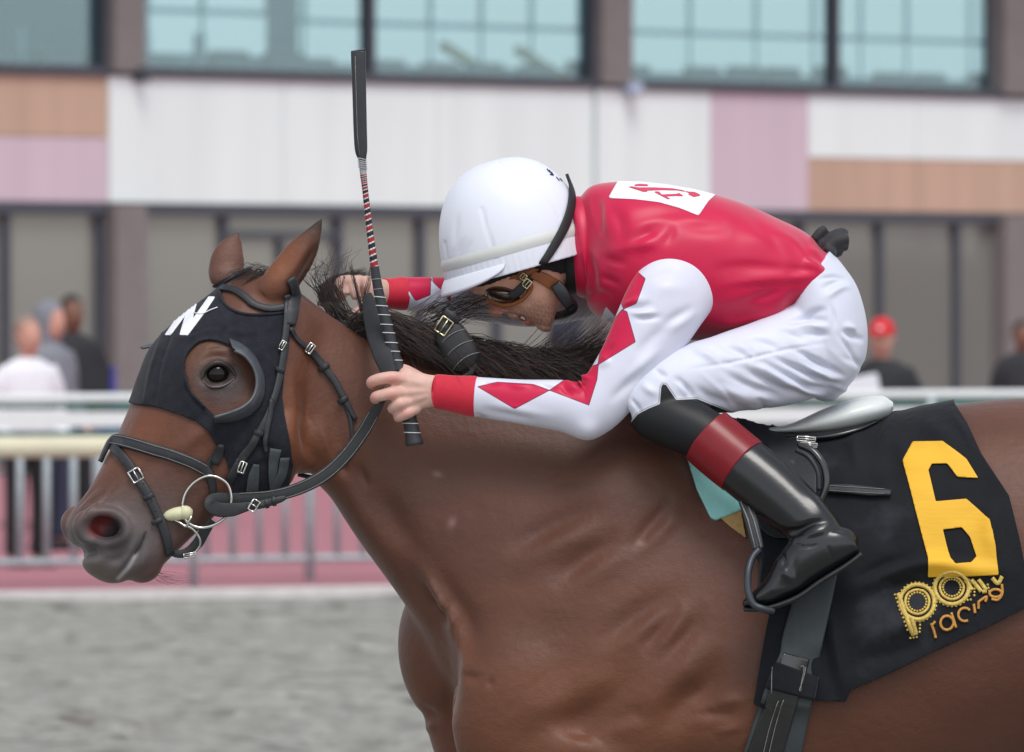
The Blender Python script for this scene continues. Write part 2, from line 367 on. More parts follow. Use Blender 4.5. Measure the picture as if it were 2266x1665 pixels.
# mullions below and above
ML = [tx(p) for p in (32, 240, 322, 515, 768, 950, 1120, 1300, 1480, 1640, 1790, 1965, 2135, 2300)]
low = [XA, -20, -15, -11, -8, -5.5, -3.6, -1.7]+ML+[x for x in np.arange(ML[-1]+1.2, XB, 1.25)]+[XB]
for x in low[1:-1]: part('mullion', box(x-.05, x+.05, .12, .30, .3, ZH-.122), M_frame)
part('transom', box(tx(518), tx(762), .13, .29, 2.72, 2.80), M_frame)
x = tx(640); part('mullion', box(x-.04, x+.04, .125, .295, .3, 2.715), M_frame)
part('plinth', box(XA, XB, .05, .33, 0, .3), M_frame)
up = [XA, -18, -12, -7, -3.5, c0, c1, tx(838), d0, d1, tx(1866), tx(2480), 20, 26, 32, 39, XB]
for x in up[1:-1]: part('mullion', box(x-.045, x+.045, .1, .3, ZS+.062, ZT), M_frame)
def glass(name, tint, refl, rough=.02):
    m = bpy.data.materials.new(name); m.use_nodes = True; t = m.node_tree; t.nodes.clear()
    tr = nd(t, 'ShaderNodeBsdfTransparent'); tr.inputs[0].default_value = c4(tint); gl = nd(t, 'ShaderNodeBsdfGlossy'); gl.inputs['Color'].default_value = c4(refl); gl.inputs['Roughness'].default_value = rough
    fr = nd(t, 'ShaderNodeValue'); fr.outputs[0].default_value = .17
    mx = nd(t, 'ShaderNodeMixShader'); ou = nd(t, 'ShaderNodeOutputMaterial')
    t.links.new(fr.outputs[0], mx.inputs[0]); t.links.new(tr.outputs[0], mx.inputs[1]); t.links.new(gl.outputs[0], mx.inputs[2]); t.links.new(mx.outputs[0], ou.inputs[0]); return m
M_teal = glass('teal_glass', (.82, .93, .96), (.78, .93, 1.0)); M_bronze = mat('bronze_glass', lin(142, 144, 138), rough=.06, var=0, spec=.8, metal=.3)
for a, b in zip(low[:-1], low[1:]): part('window_pane', box(a+.05, b-.05, .2, .212, .3, ZH-.122), M_bronze)
for a, b in zip(up[:-1], up[1:]):
    if (a, b) in ((c0, c1), (d0, d1)): continue
    part('window_pane', box(a+.045, b-.045, .2, .212, ZS+.062, ZT), M_teal)
# inside of the upper storey: far windows with daylight put in as glow, seats, stair rail, seen through the glass
M_in = mat('interior_teal', lin(112, 148, 160), .9); M_seat = mat('interior_seat', lin(110, 130, 135), .8); M_yel = mat('interior_yellow', lin(190, 175, 110), .7)
em = bpy.data.materials.new('daylight_glow'); em.use_nodes = True; t = em.node_tree; e = t.nodes['Principled BSDF']; e.inputs['Base Color'].default_value = (.7, .8, .77, 1); e.inputs['Emission Color'].default_value = (.8, .9, .9, 1); e.inputs['Emission Strength'].default_value = .42  # emission stands in for daylight; the panes sit on a closed wall
part('interior_wall', box(XA, 9.2, 5.2, 5.4, ZH+.9, ZT), M_in); part('interior_wall', box(9.2, XB, 7.0, 7.2, ZH+.9, ZT), M_in)
r = random.Random(4)
x = 6.6
while x < 26:
    w = r.choice([.8, 1.0, 1.15]); yb = 5.1 if x+w < 9.1 else 6.9
    if not (x < 9.2 < x+w): part('rear_window', box(x, x+w, yb-.05, yb, 5.12, 5.62), em); part('rear_window', box(x+.02, x+w-.02, yb-.05, yb, 5.7, 6.5), em)
    x += w+.12
for k in range(26):
    x = -4+k*.9+r.uniform(-.2, .2); part('seat_back', rbox(x, x+.62, 2.2, 2.34, ZH+.9, ZS+.28+r.uniform(0, .12), .03), M_seat)
for x in (1.2, 2.4, 2.9, 4.9, 5.8): part('interior_post', box(x, x+.12, 3.2, 3.3, ZH+.9, ZS+.62), mat('pale_post', lin(175, 205, 210), .6))
Vb, Fb = box(-.9, .9, 0, .1, -.05, .05); a = -.42
for x, zz in ((-1.6, ZS+.25), (10.3, ZS+.18), (11.6, ZS+.15)):
    Q = Vb.copy(); Q[:, 0], Q[:, 2] = Vb[:, 0]*math.cos(a)-Vb[:, 2]*math.sin(a)+x, Vb[:, 0]*math.sin(a)+Vb[:, 2]*math.cos(a)+zz; Q[:, 1] += 2.7
    part('stair_rail', (Q, Fb), M_yel)

# track rails ---------------------------------------------------------------
def tubeW(P, r, n=10, closed=False):
    P = np.asarray(P, float); V, F = tube([list(p)+[r] for p in P], raw=True, n=n, world=True); return V, F
def TP(a, s, z): p = EP+eu*a+en*s; return (p.x, p.y, z)
M_cream = mat('cream_rail_paint', lin(214, 206, 180), rough=.45, var=.06, vscale=3); M_steel = mat('galvanised_steel', lin(168, 178, 182), rough=.5, var=.1, vscale=9, metal=.2)
M_wrail = mat('white_rail_paint', lin(222, 226, 226), rough=.45, var=.04); M_green = mat('green_paint', lin(70, 112, 104), rough=.55, var=.1, vscale=5)
A0, A1 = -14, 26
rail = thing('running_rail', 'cream tubular running rail along the outer edge of the track', 'rail', TP(0, .35, 0))
zr = CH+(HY-990)/FOC*54.1
mk('rail_tube', *tubeW([TP(a, .3, zr) for a in np.arange(A0, A1, 1.0)], .068, 14), M_cream, rail)
for a in np.arange(A0+.5, A1, 3.0): mk('post', *tubeW([TP(a, .36, 0), TP(a, .36, zr-.3), TP(a, .32, zr-.02)], .03, 10), M_steel, rail)
fence = thing('picket_fence', 'grey steel picket fence with white top rail and green rail behind the track', 'fence', TP(0, 1.6, 0))
DF = 56.0
z1, z2, z3, z4 = [CH+(HY-p)/FOC*DF for p in (880, 899, 926, 957)]; zb = CH+(HY-1240)/FOC*DF
aa = np.arange(A0, A1, 1.0)
mk('top_rail', *tubeW([TP(a, 1.6, z1) for a in aa], .03), M_wrail, fence); mk('mid_rail', *tubeW([TP(a, 1.6, z2) for a in aa], .018), M_green, fence)
p0 = EP+eu*A0; 
mk('top_board', *strip(A0, A1, 1.56, 1.6, z3-.05, z3+.045), M_wrail, fence, smooth=False); mk('green_board', *strip(A0, A1, 1.57, 1.6, z4-.02, z4+.015), M_green, fence, smooth=False)
mk('bottom_rail', *tubeW([TP(a, 1.6, zb) for a in aa], .026), M_steel, fence)
bv, bf = tubeW([(0, 0, zb), (0, 0, z4)], .024, 8); barmesh = None
for k, a in enumerate(np.arange(A0, A1, .19)):
    if barmesh is None: barmesh = newmesh('bar', bv, bf); barmesh.materials.append(M_steel); barmesh.polygons.foreach_set('use_smooth', np.ones(len(barmesh.polygons), bool))
    o = bpy.data.objects.new('bar', barmesh); COL.objects.link(o); p = TP(a, 1.6, 0); o.parent = fence; o.matrix_parent_inverse = wm(fence).inverted(); o.location = (p[0], p[1], 0)
for a in np.arange(A0+.45, A1, 2.35): mk('post', *tubeW([TP(a, 1.6, 0), TP(a, 1.6, z1)], .034), M_steel, fence)

# benches --------------------------------------------------------------------
def bench(px, dist, label, L=2.2):
    p = at(px, 700, dist); t = thing('bench', label, 'bench', (p.x, p.y, 0), 'green benches on the apron', rz=TA)
    for k in range(4): part('slat', rbox(-L/2, L/2, -.22+k*.13, -.12+k*.13, .44, .475, .006), M_green, t)
    for k in range(5):
        q = rbox(-L/2, L/2, .30+k*.02, .325+k*.02, .54+k*.12, .64+k*.12, .006); part('backrest_slat', q, M_green, t)
    for x in (-L/2+.2, L/2-.2):
        part('leg', rbox(x-.03, x+.03, -.2, -.14, 0, .44, .005), M_steel, t); part('leg', rbox(x-.03, x+.03, .26, .32, 0, .438, .005), M_steel, t); part('back_support', rbox(x-.02, x+.02, .4, .43, .44, 1.1, .005), M_steel, t)
    return t
bench(250, 72, 'green slatted bench below the folding chair and column', 2.4); bench(2120, 70, 'green slatted bench beside the red capped spectator', 1.3)
bench(2330, 70.4, 'green slatted bench beside the lone person in dark clothes', 1.2)
bench(1420, 71, 'green slatted bench hidden behind the horse and jockey', 2.4)

# unseen brown shrubs, invented as the source of dark reflections in the lower windows
M_twig = mat('brown_twigs', lin(92, 74, 60), .9, var=.3, vscale=4)
def shrub(x, y, h, r, seed, label):
    q = np.random.default_rng(seed); t = thing('shrub', label, 'shrub', (x, y, 0), 'unseen brown shrubs added for window reflections'); parts = []
    for k in range(9):
        a = q.uniform(0, 6.28); parts.append(tubeW([(x, y, 0), (x+.2*r*math.cos(a), y+.2*r*math.sin(a), h*.3), (x+.6*r*math.cos(a), y+.6*r*math.sin(a), h*.75)], .05, 6))
    mk('stem', *merge(parts), M_twig, t)
    n = 2200; u = q.normal(size=(n, 3)); u /= np.linalg.norm(u, axis=1, keepdims=True); rad = q.uniform(.45, 1, n)**.5*(1+.25*np.sin(u[:, 0]*5+u[:, 2]*4+seed)); c = np.array([x, y, h*.55])+u*rad[:, None]*np.array([r, r, h*.45]); c[:, 2] = np.maximum(c[:, 2], .1)
    A = q.normal(size=(n, 3))*.13; Bq = q.normal(size=(n, 3))*.13; V = np.stack([c-A-Bq, c+A-Bq, c+A+Bq, c-A+Bq], 1).reshape(-1, 3); mk('foliage', V, np.arange(n*4).reshape(-1, 4), M_twig, t, smooth=False)
shrub(46, 91.5, 2.7, 2.6, 1, 'rounded brown shrub, unseen and added for its window reflection'); shrub(52, 96.5, 2.3, 3.0, 2, 'wide unseen brown shrub added next to the rounded one'); shrub(43, 97.5, 1.9, 2.2, 3, 'low unseen brown shrub added at the foot of the wide one'); shrub(60, 93, 2.9, 3.2, 4, 'tallest unseen brown shrub added at the back of the group')
# ------------------------------------------------------------ the horse
HL = (-.36, -.04)                       # the head is turned a little towards the track side
neck = loft([
 (600, 612, 668, 860, -20, 62, 2.2, -.1), (655, 640, 690, 1045, -22, 84, 2.3, -.15), (735, 698, 732, 1102, -18, 92, 2.3, -.22),
 (835, 752, 790, 1190, -10, 100, 2.2, -.28), (960, 792, 862, 1292, 0, 120, 2.2, -.3), (1120, 822, 930, 1395, 0, 155, 2.2, -.3),
 (1300, 852, 1000, 1540, 0, 205, 2.2, -.35), (1470, 885, 1120, 1700, 0, 250, 2.2, -.38), (1620, 934, 1400, 1800, 10, 295, 2.2, -.34),
 (1760, 962, 1650, 1830, 15, 330, 2.2, -.24), (1930, 936, 1900, 1820, 20, 345, 2.15, -.12), (2100, 897, 2150, 1770, 25, 350, 2.1, -.08),
 (2300, 880, 2350, 1700, 35, 345, 2.1, -.05), (2500, 905, 2520, 1620, 50, 330, 2.1, 0), (2680, 965, 2680, 1540, 60, 280, 2.1, 0),
 (2820, 1080, 2800, 1400, 65, 170, 2.1, 0), (2870, 1180, 2850, 1280, 65, 50, 2, 0)], m=150, n=72)
head = loft([
 (585, 600, 700, 700, -20, 50, 2.1, 0), (540, 602, 716, 740, -28, 72, 2.2, .05), (474, 655, 690, 838, -45, 92, 2.3, .12), (404, 712, 668, 925, -62, 108, 2.4, .2),
 (352, 768, 655, 1005, -80, 114, 2.5, .26), (324, 828, 640, 1070, -95, 108, 2.5, .28), (302, 886, 575, 1098, -108, 96, 2.5, .24),
 (272, 950, 503, 1120, -122, 82, 2.4, .16), (241, 1010, 448, 1165, -134, 71, 2.3, .08), (204, 1076, 402, 1208, -144, 66, 2.2, 0),
 (172, 1120, 366, 1243, -150, 68, 2.2, 0), (152, 1160, 338, 1270, -154, 66, 2.2, 0), (165, 1212, 300, 1282, -156, 56, 2.1, 0), (196, 1255, 262, 1285, -156, 30, 2, 0)], m=110, n=64, L=HL)
H = [neck, head]
H += [blob((592, 965, -95), (105, 92, 96), 40), blob((560, 1010, -100), (90, 75, 80), 40)]            # jowl
H += [blob((470, 815, -120), (74, 50, 66), -38), blob((395, 800, 40), (70, 46, 60), -38)]             # brow bones
H += [blob((232, 1172, -200), (72, 52, 34), 12), blob((190, 1165, -110), (58, 48, 40), 18)]           # nostrils
H += [blob((242, 1238, -160), (64, 52, 60), 25), blob((318, 1250, -158), (44, 40, 46), -35), blob((225, 1225, -170), (50, 56, 56), 0)]  # lips and chin
H += [blob((1320, 1370, -135), (270, 420, 112), 22), blob((1180, 1560, -175), (185, 250, 110), 8), blob((1450, 1560, -215), (160, 220, 90), 25)]
H += [blob((1300, 1360, 150), (250, 400, 118), 22), blob((1010, 1440, 115), (133, 190, 130), -6), blob((1050, 1600, 135), (108, 190, 110), -12)]
H += [blob((1690, 1070, 0), (330, 110, 150), 3)]
H += [blob((2560, 1330, -190), (270, 370, 150), 12), blob((2560, 1330, 290), (270, 370, 150), 12)]
def leg(p): return tube(p, m=60, n=24)
H += [leg([(1300, 1640, -200, 190, 105), (1230, 1850, -195, 118, 84), (1180, 2080, -185, 72, 60), (1160, 2230, -180, 56, 54), (1158, 2320, -178, 40, 40), (1150, 2480, -176, 36, 36), (1140, 2570, -175, 44, 42), (1112, 2650, -174, 36, 38), (1090, 2695, -174, 44, 44)]),
      leg([(1180, 1660, 170, 150, 95), (1120, 1850, 175, 98, 80), (1040, 2080, 175, 62, 60), (1010, 2190, 172, 54, 52), (1070, 2270, 170, 38, 40), (1200, 2340, 168, 34, 36), (1270, 2390, 168, 42, 40), (1300, 2460, 168, 34, 36), (1306, 2500, 168, 42, 42)]),
      leg([(2580, 1500, -190, 230, 120), (2560, 1760, -200, 165, 100), (2680, 1980, -205, 92, 70), (2800, 2150, -205, 64, 52), (2830, 2240, -205, 48, 44), (2840, 2450, -205, 38, 38), (2840, 2570, -205, 46, 42), (2805, 2650, -205, 38, 38), (2785, 2695, -205, 46, 44)]),
      leg([(2540, 1500, 290, 220, 120), (2380, 1760, 290, 150, 100), (2420, 1980, 285, 88, 70), (2530, 2130, 280, 64, 52), (2520, 2220, 280, 48, 44), (2420, 2400, 278, 38, 38), (2370, 2490, 278, 44, 42), (2310, 2540, 278, 36, 38), (2285, 2570, 278, 44, 44)])]
def ear(base, tip, r0, r1, bend, d0, d1):
    b, t = np.array(base, float), np.array(tip, float); rows = []
    for k, f in enumerate((0, .15, .35, .55, .75, .9, 1.0)):
        p = b+(t-b)*f; nrm = np.array([-(t-b)[1], (t-b)[0]])/np.linalg.norm(t-b); p = p+nrm*bend*math.sin(math.pi*f)
        w = (.78, .97, 1.0, .9, .62, .3, .07)[k]*r0
        rows.append((p[0], p[1], d0+(d1-d0)*f, w, w*(1.0, .9, .62, .55, .5, .5, .5)[k]))
    return tube(rows, m=40, n=24)
H += [ear((592, 656), (722, 468), 41, 0, 9, -85, -95), ear((500, 632), (530, 512), 40, 0, -10, 66, 70)]
H += [blob((672, 985, -70), (58, 66, 62), 10)]
V, F = remesh(H, .0042, 7)
Q = proj(V); V = smoothmod(V, F, 170, .6, np.clip((Q[:, 0]-640)/160, 0, 1)*np.clip((2200-Q[:, 1])/300, .15, 1)); 
# --- sculpted surface
N = normals(V, F)
def ST(pts, amp, w, **k): stroke(V, N, pts, amp, w, **k)
def Z7(l): return [(650+x/2.0436, 900+y/2.0436) for x, y in l]
# shoulder and breast: hollows and ridges of the muscles
for l, a, w in (
 ([(1000, 650), (1150, 555), (1280, 490), (1400, 450)], -9, 20), ([(1000, 720), (1180, 620), (1340, 560)], 6, 22), ([(1190, 780), (1320, 690), (1460, 610)], -9, 20), ([(1250, 800), (1400, 720), (1530, 650)], 6, 22),
 ([(1530, 640), (1620, 535), (1710, 430)], -6, 13), ([(1560, 660), (1660, 560), (1740, 470)], 4, 14),
 ([(1400, 1070), (1540, 962), (1650, 895), (1760, 845)], -10, 20), ([(1430, 1110), (1560, 1010), (1680, 940), (1800, 890)], 8, 22), ([(1580, 1080), (1660, 1000), (1730, 920)], -7, 14), ([(1640, 1100), (1720, 1010), (1780, 940)], 5, 14), ([(1700, 1130), (1800, 1000), (1850, 930)], -5, 14),
 ([(1690, 1440), (1760, 1330), (1860, 1260), (1910, 1130)], -14, 24), ([(1600, 1380), (1700, 1270), (1800, 1150), (1850, 1050)], 9, 30),
 ([(1030, 1500), (1200, 1430), (1420, 1330), (1560, 1220)], -7, 26), ([(1060, 1420), (1230, 1340), (1420, 1230)], 6, 30), ([(1340, 1480), (1480, 1410), (1600, 1390)], -5, 14), ([(1280, 1560), (1420, 1450), (1560, 1430)], 5, 18),
 ([(860, 1080), (1080, 1040), (1330, 960)], -4, 34), ([(900, 1220), (880, 1280)], -3, 8), ([(740, 1220), (860, 1230)], -4, 12),
 ([(1900, 1340), (2000, 1330), (2050, 1350)], 4, 12), ([(1760, 1400), (1900, 1390), (2040, 1400)], -4, 12), ([(1900, 1480), (2040, 1440)], 3, 10),
 ([(560, 690), (620, 820), (690, 960), (740, 1130), (745, 1290)], 12, 17), ([(480, 690), (560, 830), (640, 1000), (700, 1150), (716, 1300), (712, 1400)], -12, 14), ([(610, 720), (690, 850), (780, 1000), (800, 1150)], -9, 22),
 ([(570, 770), (605, 840), (640, 930)], -6, 6), ([(655, 830), (640, 890), (690, 1010)], -6, 6), ([(720, 850), (680, 930), (720, 1040)], -5, 6), ([(770, 930), (725, 1010), (735, 1090)], -4, 6), ([(600, 760), (650, 850), (680, 930)], 4, 6),
 ([(330, 230), (400, 420), (520, 620), (600, 760)], -8, 22), ([(230, 330), (330, 520), (470, 720)], 6, 20), ([(290, 250), (340, 380)], -5, 9), ([(200, 200), (235, 330)], -5, 9)):
    if w > 12 and len(l) > 2:
        l = [(l[0][0]*1.35-l[1][0]*.35, l[0][1]*1.35-l[1][1]*.35)]+list(l[1:-1])+[(l[-1][0]*1.35-l[-2][0]*.35, l[-1][1]*1.35-l[-2][1]*.35)]
    ST(Z7(l), a*1.7, w*(1.4 if w > 12 else 1))
for k in range(26):      # fine skin folds and veins on the shoulder
    x, y = rng.uniform(1000, 1620), rng.uniform(1130, 1640); a = math.radians(-38+rng.normal(0, 16)); l = rng.uniform(30, 90)
    ST([(x, y), (x+l*.5*math.cos(a), y+l*.5*math.sin(a)+rng.normal(0, 5)), (x+l*math.cos(a), y+l*math.sin(a))], rng.choice([-1, 1])*rng.uniform(.7, 1.8), rng.uniform(8, 16))
# neck behind the jaw
ST([(655, 900), (690, 1000), (720, 1060)], -14, 16); ST([(690, 740), (720, 850), (745, 960), (740, 1030)], -6, 20); ST([(700, 920), (722, 980), (735, 1040)], 5, 10); ST([(640, 800), (648, 900), (640, 1010)], 8, 14)
ST([(780, 900), (800, 1000), (860, 1120)], 5, 26); ST([(740, 900), (765, 1010), (830, 1160)], -6, 18)
# face: crest, eye hollow, wrinkles over the nose, nostril, lips
ST([(520, 900), (450, 955), (385, 1010)], 7, 16); ST([(540, 960), (470, 1030), (420, 1090)], -5, 18); ST([(330, 870), (290, 980), (230, 1080)], 5, 14); ST([(385, 930), (340, 1020), (280, 1090)], -5, 18); ST([(430, 905), (425, 960)], -3, 8)
ST([(455, 860), (470, 920), (520, 915)], -5, 18)
for l in (([(252, 1062), (225, 1095), (200, 1120), (178, 1148)]), ([(240, 1082), (212, 1108), (188, 1130), (170, 1160)]), ([(220, 1072), (190, 1105), (165, 1130)]), ([(266, 1075), (240, 1098), (210, 1122)])): ST(l, -6, 4.5); ST([(x+7, y+4) for x, y in l], 4.5, 5)
push(V, N, (232, 1172), (74, 50), 5, 10, 4); f = push(V, N, (228, 1168), (41, 27), -44, -12, 3.5)
ST(smoothpoly([(178, 1170), (192, 1142), (228, 1130), (268, 1142), (284, 1172), (272, 1198), (236, 1208), (196, 1200)], 40), 2.6, 9, taper=False, curve=False)
N = normals(V, F); push(V, N, (232, 1165), (28, 17), -22, 10, 4)
ST([(322, 1178), (310, 1205), (292, 1238), (270, 1270), (255, 1288)], -14, 6); ST([(308, 1190), (288, 1230), (262, 1268)], 6, 10); ST([(332, 1200), (318, 1240), (290, 1275)], 6, 12); ST([(290, 1210), (262, 1238), (225, 1240)], -5, 9)
ST([(150, 1224), (182, 1226), (204, 1222)], -16, 15, near=False, taper=False); ST([(182, 1225), (205, 1222), (235, 1240)], -4, 9)
# eye socket and lids
push(V, N, (481, 829), (34, 22), -17, -6, 4); N = normals(V, F)
ST([(446, 838), (455, 815), (480, 803), (508, 815), (520, 833)], 8, 6.5); ST([(448, 846), (470, 856), (498, 850), (515, 838)], 6, 5); ST([(440, 815), (465, 792), (500, 792), (530, 815)], -4, 6); ST([(430, 800), (465, 776), (510, 778)], 4, 8); ST([(440, 790), (470, 768), (505, 768)], -2.5, 4)
push(V, N, (590, 940), (70, 80), 5, 40, 3)
# ears: hollow of the near ear
ST([(646, 650), (676, 596), (702, 535)], -16, 11); ST([(612, 640), (650, 590), (690, 530)], 4, 8)
V = laplace(V, F, 1, .4); N = normals(V, F); Q = proj(V)
# ripples of the far breast
ST([(940, 1380), (990, 1480), (1000, 1600)], -6, 14); ST([(925, 1560), (960, 1585), (985, 1580)], -10, 12); ST([(940, 1620), (965, 1600)], 5, 10)
# --- coat colours
bay = np.array(lin(92, 56, 42)); red = np.array(lin(102, 60, 38)); dark = np.array(lin(38, 30, 28)); grey = np.array(lin(88, 83, 85)); C = np.tile(bay, (len(V), 1))
def blend(c, f): 
    global C
    C = C*(1-f[:, None])+np.array(c)*f[:, None]
def ell(c, r, ang=0, k=2.): 
    q = Q-np.array(c); a = math.radians(ang); x = (q[:, 0]*math.cos(a)+q[:, 1]*math.sin(a))/r[0]; y = (-q[:, 0]*math.sin(a)+q[:, 1]*math.cos(a))/r[1]; return np.exp(-(x*x+y*y)**(k/2))
depth = V[:, 1]*S
blend(red, np.clip(ell((1250, 1620), (420, 220)), 0, .7)); blend(lin(84, 54, 42), ell((1150, 1000), (420, 190))*.6); blend(lin(116, 66, 38), ell((620, 960), (120, 160))*.7); blend(lin(112, 64, 38), ell((300, 960), (90, 110))*.5)
hf = (Q[:, 0] < 560)*(Q[:, 1] > 950)
blend(grey, np.clip(ell((250, 1205), (135, 95), -25, 3.5)*1.15, 0, 1)*hf); blend(lin(80, 66, 62), ell((345, 1130), (110, 80), 0)*.75*hf)
blend(lin(66, 58, 58), ell((490, 850), (62, 52), 20, 3)*(Q[:, 1] > 770)*.95*(depth < 40)); blend(lin(40, 32, 30), ell((481, 828), (42, 26), 0, 3)*(depth < 40)); 
blend(lin(100, 66, 46), ell((450, 780), (40, 26), -30)*.7*(depth < 40))
blend(lin(60, 54, 56), ell((236, 1190), (52, 26), 12, 3)*(N[:, 1] < .3)*(depth < -60)); blend(lin(122, 46, 46), np.clip(ell((222, 1164), (30, 21), -30, 4)*1.1, 0, 1)*(depth < -60)); blend(lin(34, 28, 30), ell((256, 1176), (24, 22), 30, 3)*(depth < -60)*.95)
dlip, _ = polydist(Q, [(312, 1205), (298, 1232), (282, 1258), (262, 1280)]); blend(lin(190, 186, 188), np.exp(-(dlip/4.5)**2)*(N[:, 1] < .2)*np.clip((Q[:, 1]-1218)/10, 0, 1)*.85*hf)
dlip, _ = polydist(Q, [(322, 1178), (312, 1205), (300, 1225)]); blend(lin(20, 16, 16), np.exp(-(dlip/3)**2)*(N[:, 1] < .2)*hf)
blend(lin(120, 104, 88), ell((215, 1268), (60, 22), 15)*.5*hf)
et = np.clip((545-Q[:, 1])/45, 0, 1)*(Q[:, 1] < 560)*(Q[:, 0] < 740); blend(dark, et*.9*(depth < 200))
dear, _ = polydist(Q, [(645, 655), (675, 600), (700, 540)]); blend(lin(60, 40, 30), np.exp(-(dear/13)**2)*(Q[:, 1] < 660)*(depth < -20)*.8)
blend(lin(126, 74, 42), ell((625, 590), (26, 70), 35)*.7*(depth < -20)); blend(lin(126, 92, 80), ell((502, 580), (30, 60), 15)*.5*(depth > 0))
lg = np.clip((Q[:, 1]-2050)/160, 0, 1); blend(lin(24, 20, 19), lg)
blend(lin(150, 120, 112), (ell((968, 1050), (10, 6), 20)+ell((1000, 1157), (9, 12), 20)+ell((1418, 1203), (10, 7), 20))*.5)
M_coat = mat('bay_coat', bay, rough=.52, var=.16, vscale=9, bump=.3, bscale=420, bdist=.0016, spec=.38, sheen=.12, bump2=(55, .0016), vcol=True, stretch=(.35, 1, 1))
horse = thing('horse', 'bay racehorse galloping in black blinker hood with jockey on its back', 'horse', W(1700, 2770, 0))
body = mk('body', V, F, M_coat, horse, col=C)
HV, HF = V, F; HB = bvh_of(V, F); HN = N
# eye
p, nn = hit(HB, 480, 829)
ec = p+Vector((0, 1, 0))*(.0132)
ev, ef = blob((0, 0, 0), (1, 1, 1), n=40, m=28)
def ball(c, r, n=32, m=20):
    th = np.linspace(0, 2*np.pi, n, endpoint=False); ph = np.linspace(-np.pi/2+.02, np.pi/2-.02, m)
    return np.vstack([np.stack([c[0]+r*np.cos(q)*np.cos(th), c[1]+r*np.cos(q)*np.sin(th), np.full(n, c[2]+r*np.sin(q))], 1) for q in ph]), ringfaces(m, n)
M_eye = mat('eye_gloss', (.006, .004, .003), rough=.05, var=0, spec=.28)
mk('eye', *ball(ec, .0268), M_eye, horse)
lid = []
for pts, rr in (([(444, 841), (456, 816), (480, 803), (506, 811), (523, 834)], 6.5), ([(446, 843), (466, 857), (494, 855), (522, 836)], 4.5)):
    A = catmull(pts, 30); D = []
    for x, y in A:
        dx, dy = x-481, y-829; f0 = ec.y*S-math.sqrt(max(0, 31.6**2-dx*dx-dy*dy)); l_, _ = hit(HB, x, y); D.append(min(f0, (l_.y*S if l_ else f0))+1.5)
    D = np.convolve(np.pad(D, 3, 'edge'), np.ones(7)/7, 'valid'); lid.append(tube([(x, y, d_, rr*(.45+.55*math.sin(math.pi*k/29))) for k, ((x, y), d_) in enumerate(zip(A, D))], raw=True, n=12))
mk('eyelid', *lid[0], mat('eyelid_skin', lin(40, 33, 31), .5, var=.2, vscale=60), horse); mk('eyelid', *lid[1], mat('eyelid_rim', lin(58, 40, 38), .35, var=.2, vscale=60), horse)
pf = Vector(Wn((395-2, 800, 100))); mk('eye', *ball(W(372, 812, 92), .022), M_eye, horse)
# hooves
M_hoof = mat('hoof_horn', lin(60, 52, 46), .5, var=.2, vscale=40)
def hoof(x, y, d, a=0):
    V, F = loft([(x-34, y, x+44, y, d, 44), (x-46, y+38, x+50, y+38, d, 50), (x-58, y+74, x+54, y+74, d, 56)], m=8, n=28)
    mk('hoof', V, F, M_hoof, horse)
hoof(1090, 2694, -174); hoof(2785, 2694, -205); hoof(1306, 2498, 168); hoof(2285, 2568, 278)
# hair: mane, forelock, tail --------------------------------------------------
def strands(rows, r0, m=9, n=3):
    """rows: control point lists in survey units; one tapered strand each"""
    VV, FF, o = [], [], 0
    for P in rows:
        A = catmull(P, m); w = Wn(A); T, Nn, B = frames(w); rad = (r0*np.linspace(1, .25, m))[:, None, None]
        th = np.linspace(0, 2*np.pi, n, endpoint=False); v = w[:, None]+rad*(Nn[:, None]*np.cos(th)[None, :, None]+B[:, None]*np.sin(th)[None, :, None])
        VV.append(v.reshape(-1, 3)); FF += [[i+o for i in f] for f in ringfaces(m, n, False)]; o += m*n
    return np.vstack(VV), FF
M_hair = mat('black_brown_hair', lin(38, 29, 25), rough=.42, var=.5, vscale=120, spec=.5, sheen=.1)
crest = catmull([(770, 712, -6), (800, 728, -4), (850, 752, -2), (960, 786, 0), (1120, 818, 0), (1300, 848, 0), (1420, 872, 0)], 200)
rows = []
for k in range(3000):
    t = rng.beta(1.1, 1.2); i = int(t*199); c = crest[i]; dep = c[2]+rng.normal(0, 14); L = rng.uniform(120, 300)*(1-.25*t)
    up = rng.uniform(-10, 60)*(1.0 if t > .2 else .6); x0, y0 = c[0]+rng.normal(0, 8), c[1]+rng.uniform(4, 26); side = rng.normal(-25, 40)
    fl = L*rng.uniform(.75, 1.05)
    rows.append([(x0, y0, dep), (x0+fl*.22, y0-up*.8-12, dep+side*.3), (x0+fl*.55, y0-up*.75+fl*.08, dep+side*.7), (x0+fl*.85, y0+fl*.26-up*.5+rng.normal(0, 8), dep+side), (x0+fl, y0+fl*.33-up*.35+rng.normal(0, 14), dep+side*1.2)])
for k in range(1300):      # the thick lock between the hands, and the dark mass lying along the neck
    x0 = rng.uniform(860, 1240); y0 = np.interp(x0, [860, 960, 1120, 1300], [745, 770, 800, 835])+rng.uniform(-6, 34); L = rng.uniform(140, 300)
    rows.append([(x0, y0, -20+rng.normal(0, 16)), (x0+L*.3, y0-rng.uniform(0, 34), -40+rng.normal(0, 16)), (x0+L*.65, y0+L*.08+rng.normal(0, 10), -55+rng.normal(0, 16)), (x0+L, y0+L*.3+rng.normal(0, 16), -62+rng.normal(0, 18))])
for k in range(420):      # wind-blown ends in front of the rider's chest
    x0 = rng.uniform(1080, 1240); y0 = rng.uniform(770, 830); L = rng.uniform(120, 250); u = rng.uniform(0, 95)
    rows.append([(x0, y0, -30+rng.normal(0, 20)), (x0+L*.4, y0+4, -45), (x0+L*.75, y0-u*.45, -50+rng.normal(0, 15)), (x0+L, y0-u+rng.normal(0, 8), -55+rng.normal(0, 20))])
